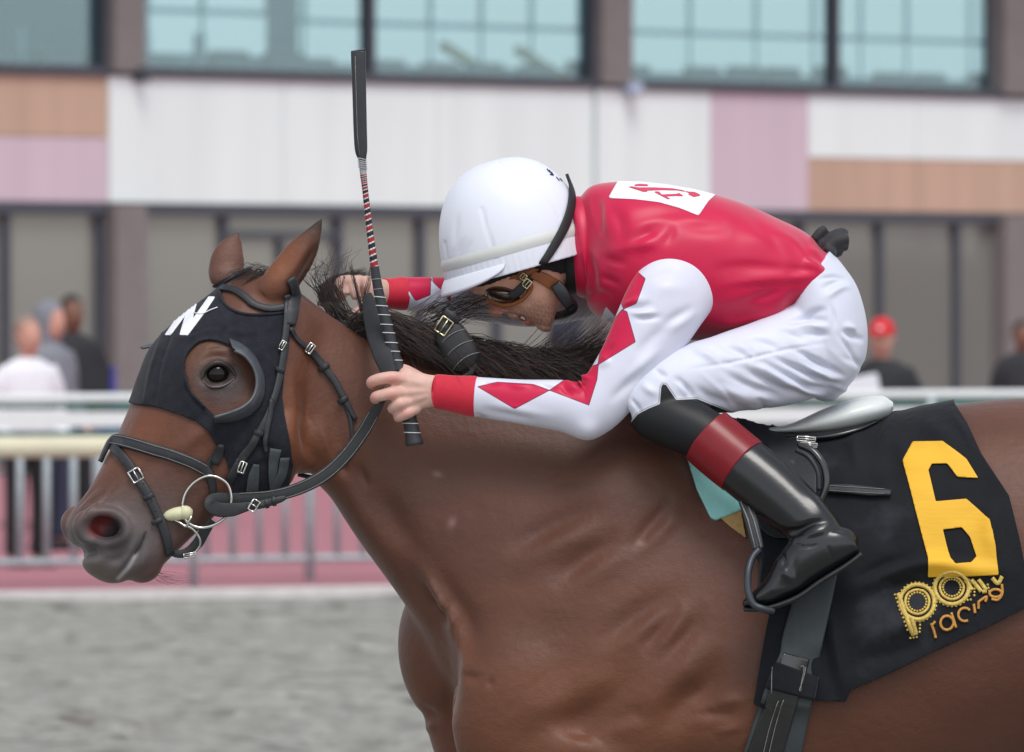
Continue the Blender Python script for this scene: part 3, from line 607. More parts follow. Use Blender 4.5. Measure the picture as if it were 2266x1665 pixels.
for k in range(170):      # tuft gripped by the far hand
    a = rng.uniform(-.3, 1.1); x0, y0 = rng.uniform(735, 800), rng.uniform(690, 730); s = rng.uniform(.7, 1.15)
    rows.append([(x0, y0, 10+rng.normal(0, 12)), (730+rng.normal(0, 12), 690-20*s, 10), (722+rng.normal(0, 9), 655-18*s, 34), (742+rng.normal(0, 12), 626-14*s*a, 74), (800+rng.normal(0, 14), 606+rng.normal(0, 8), 92)])
for k in range(60):
    x0 = rng.uniform(700, 760); rows.append([(x0+20, 690, 10), (x0, 650, 10), (x0-12+rng.normal(0, 14), 610, 14), (x0+rng.normal(0, 30), 575+rng.normal(0, 22), 18)])
for x, y, tx_, ty in ((800, 690, 775, 582), (802, 690, 778, 585), (798, 690, 774, 590), (800, 680, 822, 588), (806, 685, 826, 592), (803, 680, 818, 600)):
    for q in range(5): rows.append([(x+rng.normal(0, 2), y, -14), ((x*.6+tx_*.4)+rng.normal(0, 2), y*.6+ty*.4, -16), (tx_+rng.normal(0, 2.5), ty+rng.normal(0, 5), -18)])
for k in range(90):       # stray hairs over the far sleeve
    x0, y0 = rng.uniform(900, 1010), rng.uniform(690, 740); L = rng.uniform(70, 190); rows.append([(x0, y0, -20), (x0+L*.4, y0-rng.uniform(15, 50), -26), (x0+L, y0-rng.uniform(0, 75), -30)])
pick = rng.random(len(rows)) < .2
M_hairbr = mat('brown_hair', lin(74, 50, 38), rough=.4, var=.4, vscale=120, spec=.5)
mk('mane', *strands([r for r, p_ in zip(rows, pick) if not p_], .00085), M_hair, horse); mk('mane', *strands([r for r, p_ in zip(rows, pick) if p_], .0007), M_hairbr, horse, label='sun-browned hairs of the mane')
rows = []
for k in range(50):
    x0, y0 = rng.uniform(540, 600), rng.uniform(595, 612); L = rng.uniform(30, 95); rows.append([(x0+15, y0, -40+rng.normal(0, 20)), (x0-L*.4, y0-6+rng.uniform(-12, 14), -60), (x0-L, y0+rng.uniform(-4, 40), -70+rng.normal(0, 20))])
for k in range(90):
    x0, y0 = rng.uniform(590, 610), rng.uniform(596, 612); rows.append([(x0, y0, -50), (x0-25, y0+8+rng.normal(0, 3), -66), (x0-52+rng.normal(0, 8), y0+24+rng.normal(0, 5), -80)])
mk('forelock', *strands(rows, .0006, m=6), M_hair, horse)
rows = []
for k in range(900):
    x0, y0, dd = 2850+rng.normal(0, 14), 1130+rng.normal(0, 22), 65+rng.normal(0, 16); L = rng.uniform(500, 800); s = rng.normal(0, 40)
    rows.append([(x0, y0, dd), (x0+L*.3, y0-20, dd+s*.3), (x0+L*.7, y0+L*.12+s*.5, dd+s*.7), (x0+L, y0+L*.32+s, dd+s)])
mk('tail', *strands(rows, .0013), M_hair, horse)
rows = []
for k in range(16):
    x0, y0 = rng.uniform(330, 356), rng.uniform(1262, 1285); L = rng.uniform(30, 90); rows.append([(x0, y0, -165), (x0+L*.5, y0+rng.uniform(4, 14), -170), (x0+L, y0+rng.uniform(0, 22), -175)])
mk('whiskers', *strands(rows, .0003, m=5), M_hair, horse)
# ------------------------------------------------------------ tack helpers
def drape(pts, b, off=0, n=None, smooth=3, back=True):
    pts = np.asarray(pts, float); L = np.linalg.norm(np.diff(pts[:, :2], axis=0), axis=1).sum(); n = n or max(8, int(L/6))
    P = catmull(pts[:, :2], n); loc = np.full((n, 3), np.nan); nor = np.full((n, 3), np.nan)
    for i, (x, y) in enumerate(P):
        l, nn = hit(b, x, y)
        if l: loc[i] = l; nor[i] = nn
    ok = ~np.isnan(loc[:, 0]); idx = np.arange(n)
    if not ok.any(): loc[:] = Wn(np.column_stack([P, np.zeros(n)])); nor[:] = (0, -1, 0); ok[:] = True
    dep = np.interp(idx, idx[ok], loc[ok, 1]); nor = np.stack([np.interp(idx, idx[ok], nor[ok, k]) for k in range(3)], 1)
    for _ in range(smooth):
        dep[1:-1] = np.minimum(dep[1:-1], .5*dep[1:-1]+.25*(dep[:-2]+dep[2:])+.0); nor[1:-1] = .5*nor[1:-1]+.25*(nor[:-2]+nor[2:])
    nor /= np.linalg.norm(nor, axis=1, keepdims=True)
    w = Wn(np.column_stack([P, dep*S])); return w+nor*off/S, nor
def ribbonW(P, Nn, width, th, n=None):
    m = len(P); T = np.gradient(P, axis=0); T /= np.linalg.norm(T, axis=1, keepdims=True); Wd = np.cross(T, Nn); Wd /= np.linalg.norm(Wd, axis=1, keepdims=True); Nn = np.cross(Wd, T)
    wd = np.interp(np.linspace(0, 1, m), np.linspace(0, 1, len(np.atleast_1d(width))), np.atleast_1d(width))/S/2; t = th/S/2
    prof = [(-1, 0), (-.93, .7), (-.8, 1), (0, 1.12), (.8, 1), (.93, .7), (1, 0), (.93, -.7), (.8, -1), (0, -1), (-.8, -1), (-.93, -.7)]
    V = np.stack([P+Wd*(wd*a)[:, None]+Nn*(t*bb) for a, bb in prof], 1).reshape(-1, 3); return V, ringfaces(m, len(prof))
def strap(pts, width, b, off=4, th=6, smooth=3):
    P, Nn = drape(pts, b, off, smooth=smooth); return ribbonW(P, Nn, width, th)
def freestrap(pts, width, th=5, n=60, tilt=(0, -1, 0)):
    P = Wn(catmull(pts, n)); Nn = np.tile(np.array(tilt, float)/np.linalg.norm(tilt), (n, 1)); return ribbonW(P, Nn, width, th)
def stitch(pts, shift, b, off=8, r=.0006):
    P, Nn = drape(pts, b, off); T = np.gradient(P, axis=0); T /= np.linalg.norm(T, axis=1, keepdims=True); Wd = np.cross(T, Nn)
    return tubeW(P+Wd*shift/S, r, 4)
def wire(pts, r, n=10, m=60, closed=False):
    P = smoothpoly(np.array(pts, float), m) if closed else catmull(pts, m)
    if closed: P = np.vstack([P, P[:1]])
    return tube([list(p)+[r] for p in P], raw=True, n=n)
def buckle(c, w, h, ang, d, r=2.2):
    a = math.radians(ang); P = []
    for x, y in ((-1, -1), (0, -1), (1, -1), (1, 0), (1, 1), (0, 1), (-1, 1), (-1, 0), (-1, -1)):
        P.append((c[0]+x*w/2*math.cos(a)-y*h/2*math.sin(a), c[1]+x*w/2*math.sin(a)+y*h/2*math.cos(a), d, r))
    A = tube(P, raw=True, n=8); t = tube([(c[0]-w/2*math.cos(a), c[1]-w/2*math.sin(a), d-2, r*.8), (c[0]+w/2*math.cos(a), c[1]+w/2*math.sin(a), d-3, r*.7)], raw=True, n=6)
    return merge([A, t])
def sdepth(b, x, y, dflt=-150):
    l, _ = hit(b, x, y); return l.y*S if l else dflt
def patch(poly, b, off=3, step=3., holes=(), th=2., smooth=0):
    poly = np.asarray(poly, float); lo, hi = poly.min(0)-step, poly.max(0)+step
    xs = np.arange(lo[0], hi[0]+step, step); ys = np.arange(lo[1], hi[1]+step, step); X, Y = np.meshgrid(xs, ys, indexing='ij'); G = np.stack([X.ravel(), Y.ravel()], 1); n = len(ys)
    i, j = np.meshgrid(np.arange(len(xs)-1), np.arange(n-1), indexing='ij'); FF = np.stack([i*n+j, (i+1)*n+j, (i+1)*n+j+1, i*n+j+1], -1).reshape(-1, 4)
    s = sdpoly(G, poly)
    for h in holes: s = np.maximum(s, -sdpoly(G, np.asarray(h, float)))
    G3, T = clip(np.column_stack([G, np.zeros(len(G))]), FF, s); out = np.zeros((len(G3), 3)); last = None; miss = []
    for k, (x, y, _) in enumerate(G3):
        l, nn = hit(b, x, y)
        if l: out[k] = l+nn*off/S; last = l.y
        else: miss.append(k); out[k] = W(x, y, (last if last is not None else -.1)*S)
    if miss:
        bad = np.zeros(len(out), bool); bad[miss] = True; T = T[~bad[T].any(1)]; uu, iv = np.unique(T, return_inverse=True); out = out[uu]; T = iv.reshape(-1, 3)
    if smooth: out = laplace(out, T, smooth, .5)
    Nn = normals(out, T)
    if np.mean(Nn[:, 1]) > 0: T = T[:, ::-1]
    return solid(out, T, th/S)
M_hood = mat('black_knit', lin(37, 38, 45), rough=.9, var=.25, vscale=50, bump=.9, bscale=420, bdist=.0016, spec=.2, sheen=.1)
M_leather = mat('black_leather', lin(38, 40, 44), rough=.5, var=.18, vscale=70, bump=.25, bscale=500, bdist=.0008, spec=.45, wear_shade=(lin(92, 94, 98), 60, .66))
M_patent = mat('glossy_leather', lin(22, 23, 26), rough=.22, var=.2, vscale=30, bump=.12, bscale=120, bdist=.001, spec=.6, coat=.5)
M_cloth = mat('black_cloth', lin(24, 25, 30), rough=.8, var=.2, vscale=14, bump=.35, bscale=900, bdist=.0008, spec=.2, sheen=.08, wear_shade=(lin(46, 48, 54), 7, .56), bump2=(22, .004))
M_thread = mat('grey_thread', lin(130, 130, 128), .8, var=.3, vscale=300)
M_chrome = mat('polished_metal', lin(205, 203, 198), rough=.18, var=.05, metal=1); M_brass = mat('pale_brass', lin(205, 196, 160), rough=.22, var=.05, metal=1)
M_rubber = mat('cream_rubber', lin(208, 204, 168), rough=.5, var=.08, vscale=60); M_wprint = mat('white_applique', lin(232, 232, 236), rough=.7, var=.05, bump=.2, bscale=600)

# ------------------------------------------------------------ blinker hood
def Z1(l): return [(100+x/2.754, 450+y/2.754) for x, y in l]
def ZN(l): return [(280+x/5.5075, 560+y/5.5075) for x, y in l]
hoodpoly = np.array([(600, 598), (560, 585), (520, 578), (455, 612), (380, 660), (290, 720), (230, 800), (270, 880), (297, 896), (345, 901), (402, 919), (433, 932), (460, 954), (476, 980), (494, 999), (503, 1024), (510, 1050), (517, 1105), (569, 1125), (612, 1100), (637, 1070), (646, 1030), (640, 974), (628, 920), (622, 880), (627, 830), (634, 780), (642, 740), (656, 700), (664, 655), (655, 620), (630, 604)])
earhole = smoothpoly([(491, 640), (503, 627), (530, 613), (580, 592), (650, 600), (662, 640), (650, 680), (625, 691), (570, 696), (534, 693), (507, 680), (493, 662)])
eyehole = smoothpoly([(411, 815), (416, 788), (438, 763), (463, 755), (492, 760), (528, 778), (566, 812), (572, 868), (540, 915), (497, 938), (472, 918), (446, 892), (420, 860)])
k = np.where((HF < 1e9).all(1) & (proj(HV)[HF[:, 0], 0] < 720) & (proj(HV)[HF[:, 0], 1] < 1160))[0]
u, inv = np.unique(HF[k], return_inverse=True); hv = HV[u]; hff = inv.reshape(-1, 4); hq = proj(hv); hd = hv[:, 1]*S
s = np.maximum(sdpoly(hq, hoodpoly), -sdpoly(hq, earhole)*(hd < 10)+(hd >= 10)*-50)
s = np.where(hd < 0, np.maximum(s, -sdpoly(hq, eyehole)), np.maximum(s, -sdpoly(hq+np.array([88, 6]), eyehole)))
s = np.where(hd > 15, np.maximum(s, -sdpoly(hq, [(440, 480), (570, 480), (566, 585), (540, 600), (505, 612), (452, 640)])), s)
ov, of = clip(hv, hff, s); nn = normals(ov, of); nn = laplace(nn, of, 12, .5); nn /= np.linalg.norm(nn, axis=1, keepdims=True); ov = ov+nn*.005
stroke(ov, nn, Z1([(720, 800), (650, 1000), (610, 1200)]), 3.5, 5, taper=False); stroke(ov, nn, Z1([(760, 810), (700, 1000), (665, 1210)]), -3, 5, taper=False); stroke(ov, nn, Z1([(700, 790), (860, 820), (1000, 780), (1150, 790)]), 2.5, 5); stroke(ov, nn, eyehole-np.array([4, 0]), 3, 6, taper=False, curve=False)
for l in (([(560, 720), (600, 780), (612, 850)]), ([(470, 700), (520, 735), (590, 730)]), ([(400, 860), (440, 930), (470, 950)]), ([(530, 985), (580, 975), (625, 985)]), ([(540, 1030), (590, 1010), (632, 1020)]), ([(590, 870), (585, 940), (560, 1000)])): stroke(ov, nn, l, 2.5, 8); stroke(ov, nn, [(x+4, y+12) for x, y in l], -2.5, 8)
sv, sf = solid(ov, of, .0035)
hood = thing('blinker_hood', 'black knitted blinker hood with white letter N on the horse\'s head', 'hood', W(470, 900, -200))
mk('hood_fabric', sv, sf, M_hood, hood); OB = bvh_of(ov, of)
mk('letter', *patch(ZN([(470, 1008), (540, 1008), (722, 765), (650, 1005), (748, 1010), (955, 735), (1085, 540), (1005, 540), (808, 815), (880, 540), (800, 545), (750, 600)]), OB, 2.2, 2.), M_wprint, hood)
P, _ = drape(ZN([(830, 745), (935, 752), (1020, 712), (1115, 675)]), OB, 3.5); mk('thread', *tubeW(P, .0011, 5), M_wprint, hood)
def ctube(poly, b, off, r):
    P = []; poly = np.array(poly); g = np.linalg.norm(poly-np.roll(poly, 1, 0), axis=1); poly = np.roll(poly, -int(np.argmax(g)), 0)
    for x, y in poly:
        l, nn_ = hit(b, x, y)
        if l: P.append(l+nn_*off/S)
    return tubeW(np.array(P), r, 6)
ring = eyehole+(np.array([488, 846])-eyehole)*-.02
mk('eye_binding', *ctube([p for p in eyehole*1.0+(eyehole-np.array([488, 846]))*.035 if p[0] < 545 and p[1] < 905], OB, 1.5, .0028), M_hood, hood)
mk('ear_binding', *ctube([p for p in earhole+(earhole-np.array([575, 645]))*.03 if p[0] < 640 and p[1] > 622], OB, 1.5, .0025), M_hood, hood)
# cup: leather crescent standing out from the hood round the back of the eye
AO = catmull([(508, 748), (542, 764), (570, 795), (587, 838), (585, 882), (562, 916), (524, 934), (476, 938)], 50); RI = catmull([(519, 776), (543, 789), (562, 815), (569, 846), (561, 878), (540, 900), (508, 914), (474, 924)], 50)
d1 = np.array([min(sdepth(OB, *p), sdepth(HB, *p)) for p in AO]); d1 = np.convolve(np.pad(d1, 4, 'edge'), np.ones(9)/9, 'valid')
rows = []
for f in np.linspace(0, 1, 7):
    e = math.sin(f*math.pi/2); pp = AO+(RI-AO)*f; rows.append(Wn(np.column_stack([pp, d1-4-44*e])))
for f in np.linspace(0, 1, 5)[1:]:
    pp = RI+(AO-RI)*(-.12*f); rows.append(Wn(np.column_stack([pp, d1-48+44*f])))
G = np.stack(rows, 1); m_, n_ = G.shape[:2]; i, j = np.meshgrid(np.arange(m_-1), np.arange(n_-1), indexing='ij'); FF = np.stack([i*n_+j, i*n_+j+1, (i+1)*n_+j+1, (i+1)*n_+j], -1).reshape(-1, 4)
T3 = np.vstack([FF[:, [0, 1, 2]], FF[:, [0, 2, 3]]]); gv = G.reshape(-1, 3)
if normals(gv, T3)[3*n_, 1] > 0: T3 = T3[:, ::-1]
M_cup = mat('worn_cup_leather', lin(74, 78, 84), rough=.42, var=.15, vscale=60, spec=.5, wear_shade=(lin(130, 134, 138), 45, .66))
mk('blinker_cup', *solid(gv, T3, .0035), M_cup, hood)
mk('cup_rim', *tubeW(Wn(np.column_stack([RI, d1-48])), .0032, 8), M_cup, hood)
fc = [(330, 772, 60), (318, 770, 30), (312, 766, -5), (322, 762, -20)]; mk('blinker_cup', *merge([freestrap([(352, 762, 40), (330, 766, 30), (313, 770, 20)], [26, 22, 10], 5, tilt=(0, -.3, 1)), freestrap([(350, 780, 40), (338, 790, 50), (330, 800, 55)], 24, 4, tilt=(-.5, -1, .2))]), M_cup, hood)

# ------------------------------------------------------------ bridle
BB = bvh_of(*merge([(HV, HF.tolist()), (ov, of.tolist())]))
def Z2(l): return [(100+x/3.211, 900+y/3.211) for x, y in l]
bridle = thing('bridle', 'black leather bridle with noseband, flash strap and ring bit on the horse', 'bridle', W(400, 1050, -220))
nb = Z2([(405, 400), (440, 320), (490, 245), (600, 262), (760, 305), (920, 352), (1050, 402), (1140, 450), (1185, 540), (1195, 640)])
o = mk('noseband', *strap(nb, [18, 26, 28, 28, 28, 27, 26, 24, 18, 16], BB, 5, 8), M_leather, bridle)
mk('stitching', *merge([stitch(nb[2:8], 9.5, BB, 11), stitch(nb[2:8], -9.5, BB, 11)]), M_thread, o)
fs = Z2([(495, 290), (590, 400), (650, 500), (730, 620), (800, 770), (850, 900), (878, 1040)])
o = mk('flash_strap', *strap(fs, 21, BB, 7, 7), M_leather, bridle)
for x, y in Z2([(598, 425), (700, 545), (760, 665), (785, 740)]): mk('punch_hole', *blob((x, y, sdepth(BB, x, y)-11), (2.2, 2.2, 2)), M_patent, o)
for x, y, a in [(*Z2([(735, 640)])[0], 58), (*Z2([(795, 815)])[0], 65)]:
    mk('keeper', *freestrap([(x-11, y+5, sdepth(BB, x, y)-9), (x, y, sdepth(BB, x, y)-13), (x+11, y-5, sdepth(BB, x, y)-9)], 10, 4, 10), M_leather, o)
mk('buckle', *buckle((301, 1052), 27, 25, 60, sdepth(BB, 301, 1052)-14, 2.4), M_chrome, o)
dch = -195
mk('chin_strap', *freestrap([(368, 1216, dch), (392, 1226, dch+8), (415, 1222, dch+12), (438, 1202, dch+10), (452, 1178, dch+4), (470, 1152, dch-4)], [16, 17, 20, 24, 24, 18], 6), M_leather, bridle)
mk('buckle', *buckle((420, 1229), 26, 9, -8, dch-4, 1.8), M_chrome, bridle)
dr = -212
mk('bit_ring', *wire([(404, 1120, dr), (411, 1092, dr), (430, 1068, dr), (458, 1054, dr), (485, 1058, dr), (506, 1076, dr), (512, 1112, dr), (500, 1143, dr), (474, 1162, dr), (443, 1168, dr), (418, 1158, dr), (406, 1140, dr)], 3.3, closed=True, m=96), M_chrome, bridle)
mk('bit_wire', *wire([(360, 1144, -196), (380, 1149, -205), (398, 1157, -212), (412, 1165, -215), (420, 1150, -218), (424, 1143, -215)], 2.8), M_chrome, bridle)
mk('bit_wire', *wire([(402, 1160, -212), (425, 1170, -210), (440, 1188, -205), (443, 1205, -202), (434, 1220, -198), (420, 1228, -196)], 2.8), M_chrome, bridle)
mk('bit_guard', *merge([blob((394, 1137, -206), (34, 15, 16), -12), blob((410, 1135, -208), (17, 16, 16), -12)]), M_rubber, bridle)
mk('mouthpiece', *wire([(398, 1136, -206), (378, 1140, -170), (360, 1142, -120)], 6), M_chrome, bridle)
cp = Z1([(1462, 850), (1445, 950), (1425, 1060), (1385, 1200), (1330, 1340), (1265, 1460), (1200, 1550), (1150, 1640)]); cp[-1] = (504, 1066)
o = mk('cheekpiece', *strap(cp, [17, 17, 17, 16, 16, 18, 20, 20], BB, 6, 6, 5), M_leather, bridle)
mk('buckle', *buckle(Z1([(1446, 866)])[0], 20, 10, -62, sdepth(BB, 625, 764)-14, 2.0), M_chrome, o)
x, y = Z1([(1200, 1610)])[0]; mk('buckle', *buckle((x, y), 24, 14, -70, sdepth(BB, x, y)-14, 2.3), M_chrome, o)
for q in (Z1([(1432, 1015)])[0], Z1([(1300, 1400)])[0]): mk('keeper', *freestrap([(q[0]-10, q[1]-3, sdepth(BB, *q)-9), (q[0], q[1], sdepth(BB, *q)-13), (q[0]+10, q[1]+3, sdepth(BB, *q)-9)], 11, 4, 10), M_leather, o)
mk('strap_end', *strap(Z1([(1372, 1200), (1360, 1300), (1345, 1420), (1340, 1520)]), [13, 13, 12, 7], BB, 9, 5), M_leather, bridle)
o = mk('browband', *strap(ZN([(1185, 440), (1330, 470), (1450, 550), (1560, 640), (1750, 690), (1960, 660)]), 17, BB, 5, 8), M_leather, bridle)
mk('headpiece', *strap([(640, 615), (648, 645), (646, 685), (641, 722)], [22, 27, 29, 22], BB, 8, 7), M_leather, bridle)
mk('headpiece', *strap([(632, 650), (634, 690), (630, 740), (625, 765)], [14, 16, 16, 15], BB, 8, 6), M_leather, bridle)
tl = Z1([(1490, 760), (1530, 830), (1590, 885), (1680, 980), (1760, 1080), (1820, 1190), (1892, 1325)])
o = mk('throatlatch', *strap(tl[:3], [10, 10, 12], BB, 6, 5), M_leather, bridle); mk('throatlatch', *strap(tl[2:], [17, 17, 16, 15, 9], BB, 8, 7), M_leather, bridle)
mk('throatlatch', *strap(Z1([(1800, 1180), (1850, 1280), (1872, 1400), (1868, 1500), (1830, 1580)]), 9, BB, 5, 5), M_leather, bridle)
x, y = Z1([(1615, 885)])[0]; mk('buckle', *buckle((x, y), 22, 13, -55, sdepth(BB, x, y)-15, 2.4), M_chrome, o)
for q in (Z1([(1700, 1000)])[0], Z1([(1815, 1200)])[0]): mk('keeper', *freestrap([(q[0]-10, q[1]+6, sdepth(BB, *q)-10), (q[0], q[1], sdepth(BB, *q)-15), (q[0]+10, q[1]-6, sdepth(BB, *q)-10)], 12, 4, 10), M_leather, o)
mk('tab', *strap([(489, 982), (483, 1003), (474, 1026)], [12, 20, 18], BB, 12, 5), M_leather, bridle); mk('tab', *strap([(489, 985), (470, 1015), (452, 1040)], 14, BB, 5, 4), M_leather, bridle)
M_elas = mat('grey_elastic', lin(62, 68, 72), .7, var=.15, vscale=90, bump=.3, bscale=600)
mk('elastic_tab', *strap([(610, 992), (604, 1020), (602, 1050), (606, 1078)], [26, 24, 20, 22], BB, 6, 3), M_elas, hood); mk('elastic_tab', *strap([(566, 1025), (560, 1055), (556, 1088)], [14, 26, 28], BB, 6, 3), M_elas, hood); mk('elastic_tab', *strap([(628, 1010), (620, 1050), (602, 1082)], [22, 24, 20], BB, 8, 3), M_elas, hood)

# ------------------------------------------------------------ reins
reins = thing('reins', 'black leather reins running from the bit ring to the jockey\'s hands', 'reins', W(650, 1090, -200))
M_rein = mat('rein_leather', lin(36, 38, 41), rough=.62, var=.15, vscale=60, bump=.5, bscale=420, bdist=.001)
rp = [(548, 1121, -222), (515, 1128, -226), (484, 1128, -224), (466, 1117, -212), (476, 1105, -202), (530, 1103, -205), (600, 1098, -208), (660, 1082, -205), (715, 1054, -200), (760, 1014, -195), (800, 962, -195), (826, 918, -205), (846, 884, -212)]
o = mk('near_rein', *freestrap(rp, [20, 30, 32, 30, 28, 24, 26, 28, 29, 30, 29, 24, 15], 5, 110), M_rein, reins)
for sh in (10.5, -10.5):
    A = catmull(rp[5:12], 60); T = np.gradient(A[:, :2], axis=0); T /= np.linalg.norm(T, axis=1, keepdims=True); B = A.copy(); B[:, 0] += -T[:, 1]*sh; B[:, 1] += T[:, 0]*sh; B[:, 2] -= 4; mk('stitching', *tubeW(Wn(B), .0006, 4), M_thread, o)
mk('rein_billet', *freestrap([(540, 1122, -221), (580, 1116, -218), (618, 1106, -214), (632, 1101, -212)], [19, 19, 15, 9], 7, 30), M_leather, reins)
mk('buckle', *buckle((562, 1119), 16, 26, 32, -226, 2.2), M_chrome, reins)
for x, y in ((590, 1114), (606, 1109)): mk('keeper', *freestrap([(x-2, y-10, -216), (x, y, -222), (x+2, y+10, -216)], 9, 4, 8), M_leather, reins)
o = mk('grip_loop', *freestrap([(812, 655, -40), (822, 690, -100), (833, 735, -160), (846, 780, -198), (862, 828, -212)], [24, 42, 48, 46, 34], 8, 50, tilt=(-.25, -1, .2)), M_rein, reins)
mk('grip_loop', *freestrap([(862, 755, -190), (868, 790, -202), (876, 822, -206)], [8, 14, 14], 10, 20), M_rein, reins)
o = mk('far_rein', *freestrap([(660, 1050, 20), (688, 1056, 10), (700, 1052, 0)], 10, 5, 20), M_rein, reins)
rr = [(982, 716, -84, 16, 12), (992, 735, -92, 34, 18), (1008, 762, -96, 37, 19), (1026, 792, -98, 36, 18), (1036, 812, -96, 24, 12)]
o = mk('rein_end', *tube(rr, m=30, n=24, pw=2.6), M_rein, reins)
for f in (.34, .56, .78):
    q = catmull(rr, 100)[int(f*99)]; t_ = np.array([.55, .83]); nrm = np.array([-.83, .55]); P = [(q[0]+nrm[0]*q[3]*u*1.02+t_[0]*7*(u*u), q[1]+nrm[1]*q[3]*u*1.02+t_[1]*9*(u*u)-2, q[2]-(q[4]+2.5)*math.sqrt(max(0, 1-u*u*.97))) for u in np.linspace(-1, 1, 22)]
    mk('edge_binding', *tubeW(Wn(P), .0008, 5), M_thread, o)
mk('rein_billet', *freestrap([(1010, 694, -96), (994, 702, -102), (982, 722, -106), (976, 738, -104)], [14, 22, 28, 24], 6, 20), M_leather, reins)
mk('keeper', *freestrap([(984, 690, -100), (1000, 700, -106), (1015, 712, -100)], 18, 8, 12), M_leather, reins)
mk('buckle', *buckle((982, 722), 36, 27, -56, -112, 2.3), M_brass, reins)
mk('end_strap', *freestrap([(1040, 790, -100), (1047, 805, -102), (1042, 824, -104), (1022, 836, -108), (1005, 842, -112)], [22, 18, 11, 9, 9], 4, 24), M_rein, reins)

# ------------------------------------------------------------ saddle cloth
def Z6(l): return [(1450+x/2.027, 850+y/2.027) for x, y in l]
clothpoly = np.array([(1600, 820), (1990, 820), (2104, 840), (2114, 905), (2140, 945), (2172, 1012), (2232, 1102), (2256, 1200), (2275, 1300), (2280, 1338), (2180, 1388), (2060, 1442), (1960, 1490), (1880, 1524), (1868, 1548), (1800, 1546), (1720, 1556), (1692, 1566), (1668, 1555), (1690, 1430), (1706, 1350), (1680, 1250), (1650, 1150), (1630, 1020)])
k = np.where((proj(HV)[HF[:, 0], 0] > 1540) & (proj(HV)[HF[:, 0], 0] < 2340) & (proj(HV)[HF[:, 0], 1] < 1640))[0]
u, inv = np.unique(HF[k], return_inverse=True); hv = HV[u]; hff = inv.reshape(-1, 4); hq = proj(hv)
sn = np.array([r[0] for r in [(0,)]]); s = sdpoly(hq, clothpoly)
cv, cf = clip(hv, hff, s); cn = normals(cv, cf); cq = proj(cv); edge = sdpoly(cq, clothpoly)
low = np.clip((cq[:, 1]-1150)/350, 0, 1)
cv0 = cv.copy(); cv = cv+cn*((13+12*low**2)/S)[:, None]
for l, a, w in (([(1830, 1330), (1950, 1276), (2060, 1248), (2160, 1262), (2262, 1262)], 11, 16), ([(1840, 1362), (1960, 1312), (2070, 1292), (2200, 1296)], -8, 20), ([(1860, 1310), (1960, 1250), (2040, 1232)], -6, 14),
 ([(1850, 1430), (1980, 1390), (2120, 1330)], 6, 22), ([(1860, 1480), (2000, 1440), (2120, 1385)], -4, 18), ([(1840, 1340), (1850, 1430), (1868, 1545)], 7, 12), ([(1815, 1350), (1825, 1450), (1840, 1540)], -5, 14),
 ([(1905, 935), (1890, 990), (1905, 1050)], 4, 14), ([(1950, 960), (1980, 1040), (1960, 1110)], -4, 22), ([(2010, 920), (2080, 960), (2130, 1020)], 4, 20), ([(1990, 900), (1960, 960), (1935, 1000)], 5, 10), ([(2050, 905), (2035, 950), (2000, 1000)], -4, 14), ([(2100, 905), (2130, 950), (2165, 1010)], 3, 8),
 ([(1900, 1130), (1960, 1180), (1990, 1240)], -4, 24), ([(2210, 1090), (2190, 1180), (2215, 1250)], 4, 18), ([(1740, 1400), (1730, 1480), (1715, 1550)], 5, 14), ([(1780, 1420), (1775, 1500), (1768, 1545)], -5, 12)):
    stroke(cv, cn, l, a*1.9, w)
cv = cv+cn*(fbm(cq[:, 0], cq[:, 1], 21, .018, 3)*.55/S)[:, None]
dl = np.sum((cv-cv0)*cn, 1); cv = cv+cn*np.maximum(4/S-dl, 0)[:, None]
scloth = thing('saddle_cloth', 'black saddle cloth with yellow number 6 and gold embroidered lettering', 'saddle cloth', W(2000, 1250, -360))
mk('cloth', *solid(cv, cf, .003), M_cloth, scloth); CB = bvh_of(cv, cf)
M_yellow = mat('yellow_applique', lin(224, 172, 40), rough=.7, var=.07, vscale=25, bump=.4, bscale=90, bdist=.002, stretch=(.3, 1, 1.6))
six = Z6([(1155, 265), (1290, 260), (1395, 340), (1448, 425), (1355, 420), (1310, 360), (1240, 362), (1225, 390), (1258, 530), (1395, 518), (1500, 610), (1525, 730), (1538, 855), (1222, 862), (1225, 790), (1165, 560), (1112, 345)]); sixh = Z6([(1290, 655), (1375, 645), (1412, 690), (1440, 775), (1415, 805), (1345, 810), (1322, 785)])
M_gold = mat('gold_thread', lin(206, 178, 92), rough=.5, var=.25, vscale=220, bump=.5, bscale=900, spec=.5); M_gold2 = mat('amber_thread', lin(196, 140, 62), rough=.5, var=.2, vscale=150, bump=.5, bscale=900)
def Z8(l): return [(1940+x/6.353, 1200+y/6.353) for x, y in l]
def emb(pts, r, closed=False, off=2.2):
    P = smoothpoly(pts, 40) if closed else (catmull(pts, 8*len(pts)) if len(pts) > 2 else np.linspace(pts[0], pts[1], 10))
    if closed: P = np.vstack([P, P[:2]])
    Q = []
    for x, y in P:
        l, nn_ = hit(CB, x, y)
        if l: Q.append(l+nn_*off/S)
    return tubeW(np.array(Q), r, 6)
def circ(c, rx, ry, n=18, a0=0, a1=360): return [(c[0]+rx*math.cos(math.radians(a)), c[1]+ry*math.sin(math.radians(a))) for a in np.linspace(a0, a1, n, endpoint=a1-a0 < 359)]
big = []
for c, r1, r2 in (((570, 842), 168, 172), ((1055, 640), 168, 165)):
    big += [emb(Z8(circ(c, r1, r2)), .0026, True), emb(Z8(circ(c, r1*1.42, r2*1.42, 20)), .0042, True)]
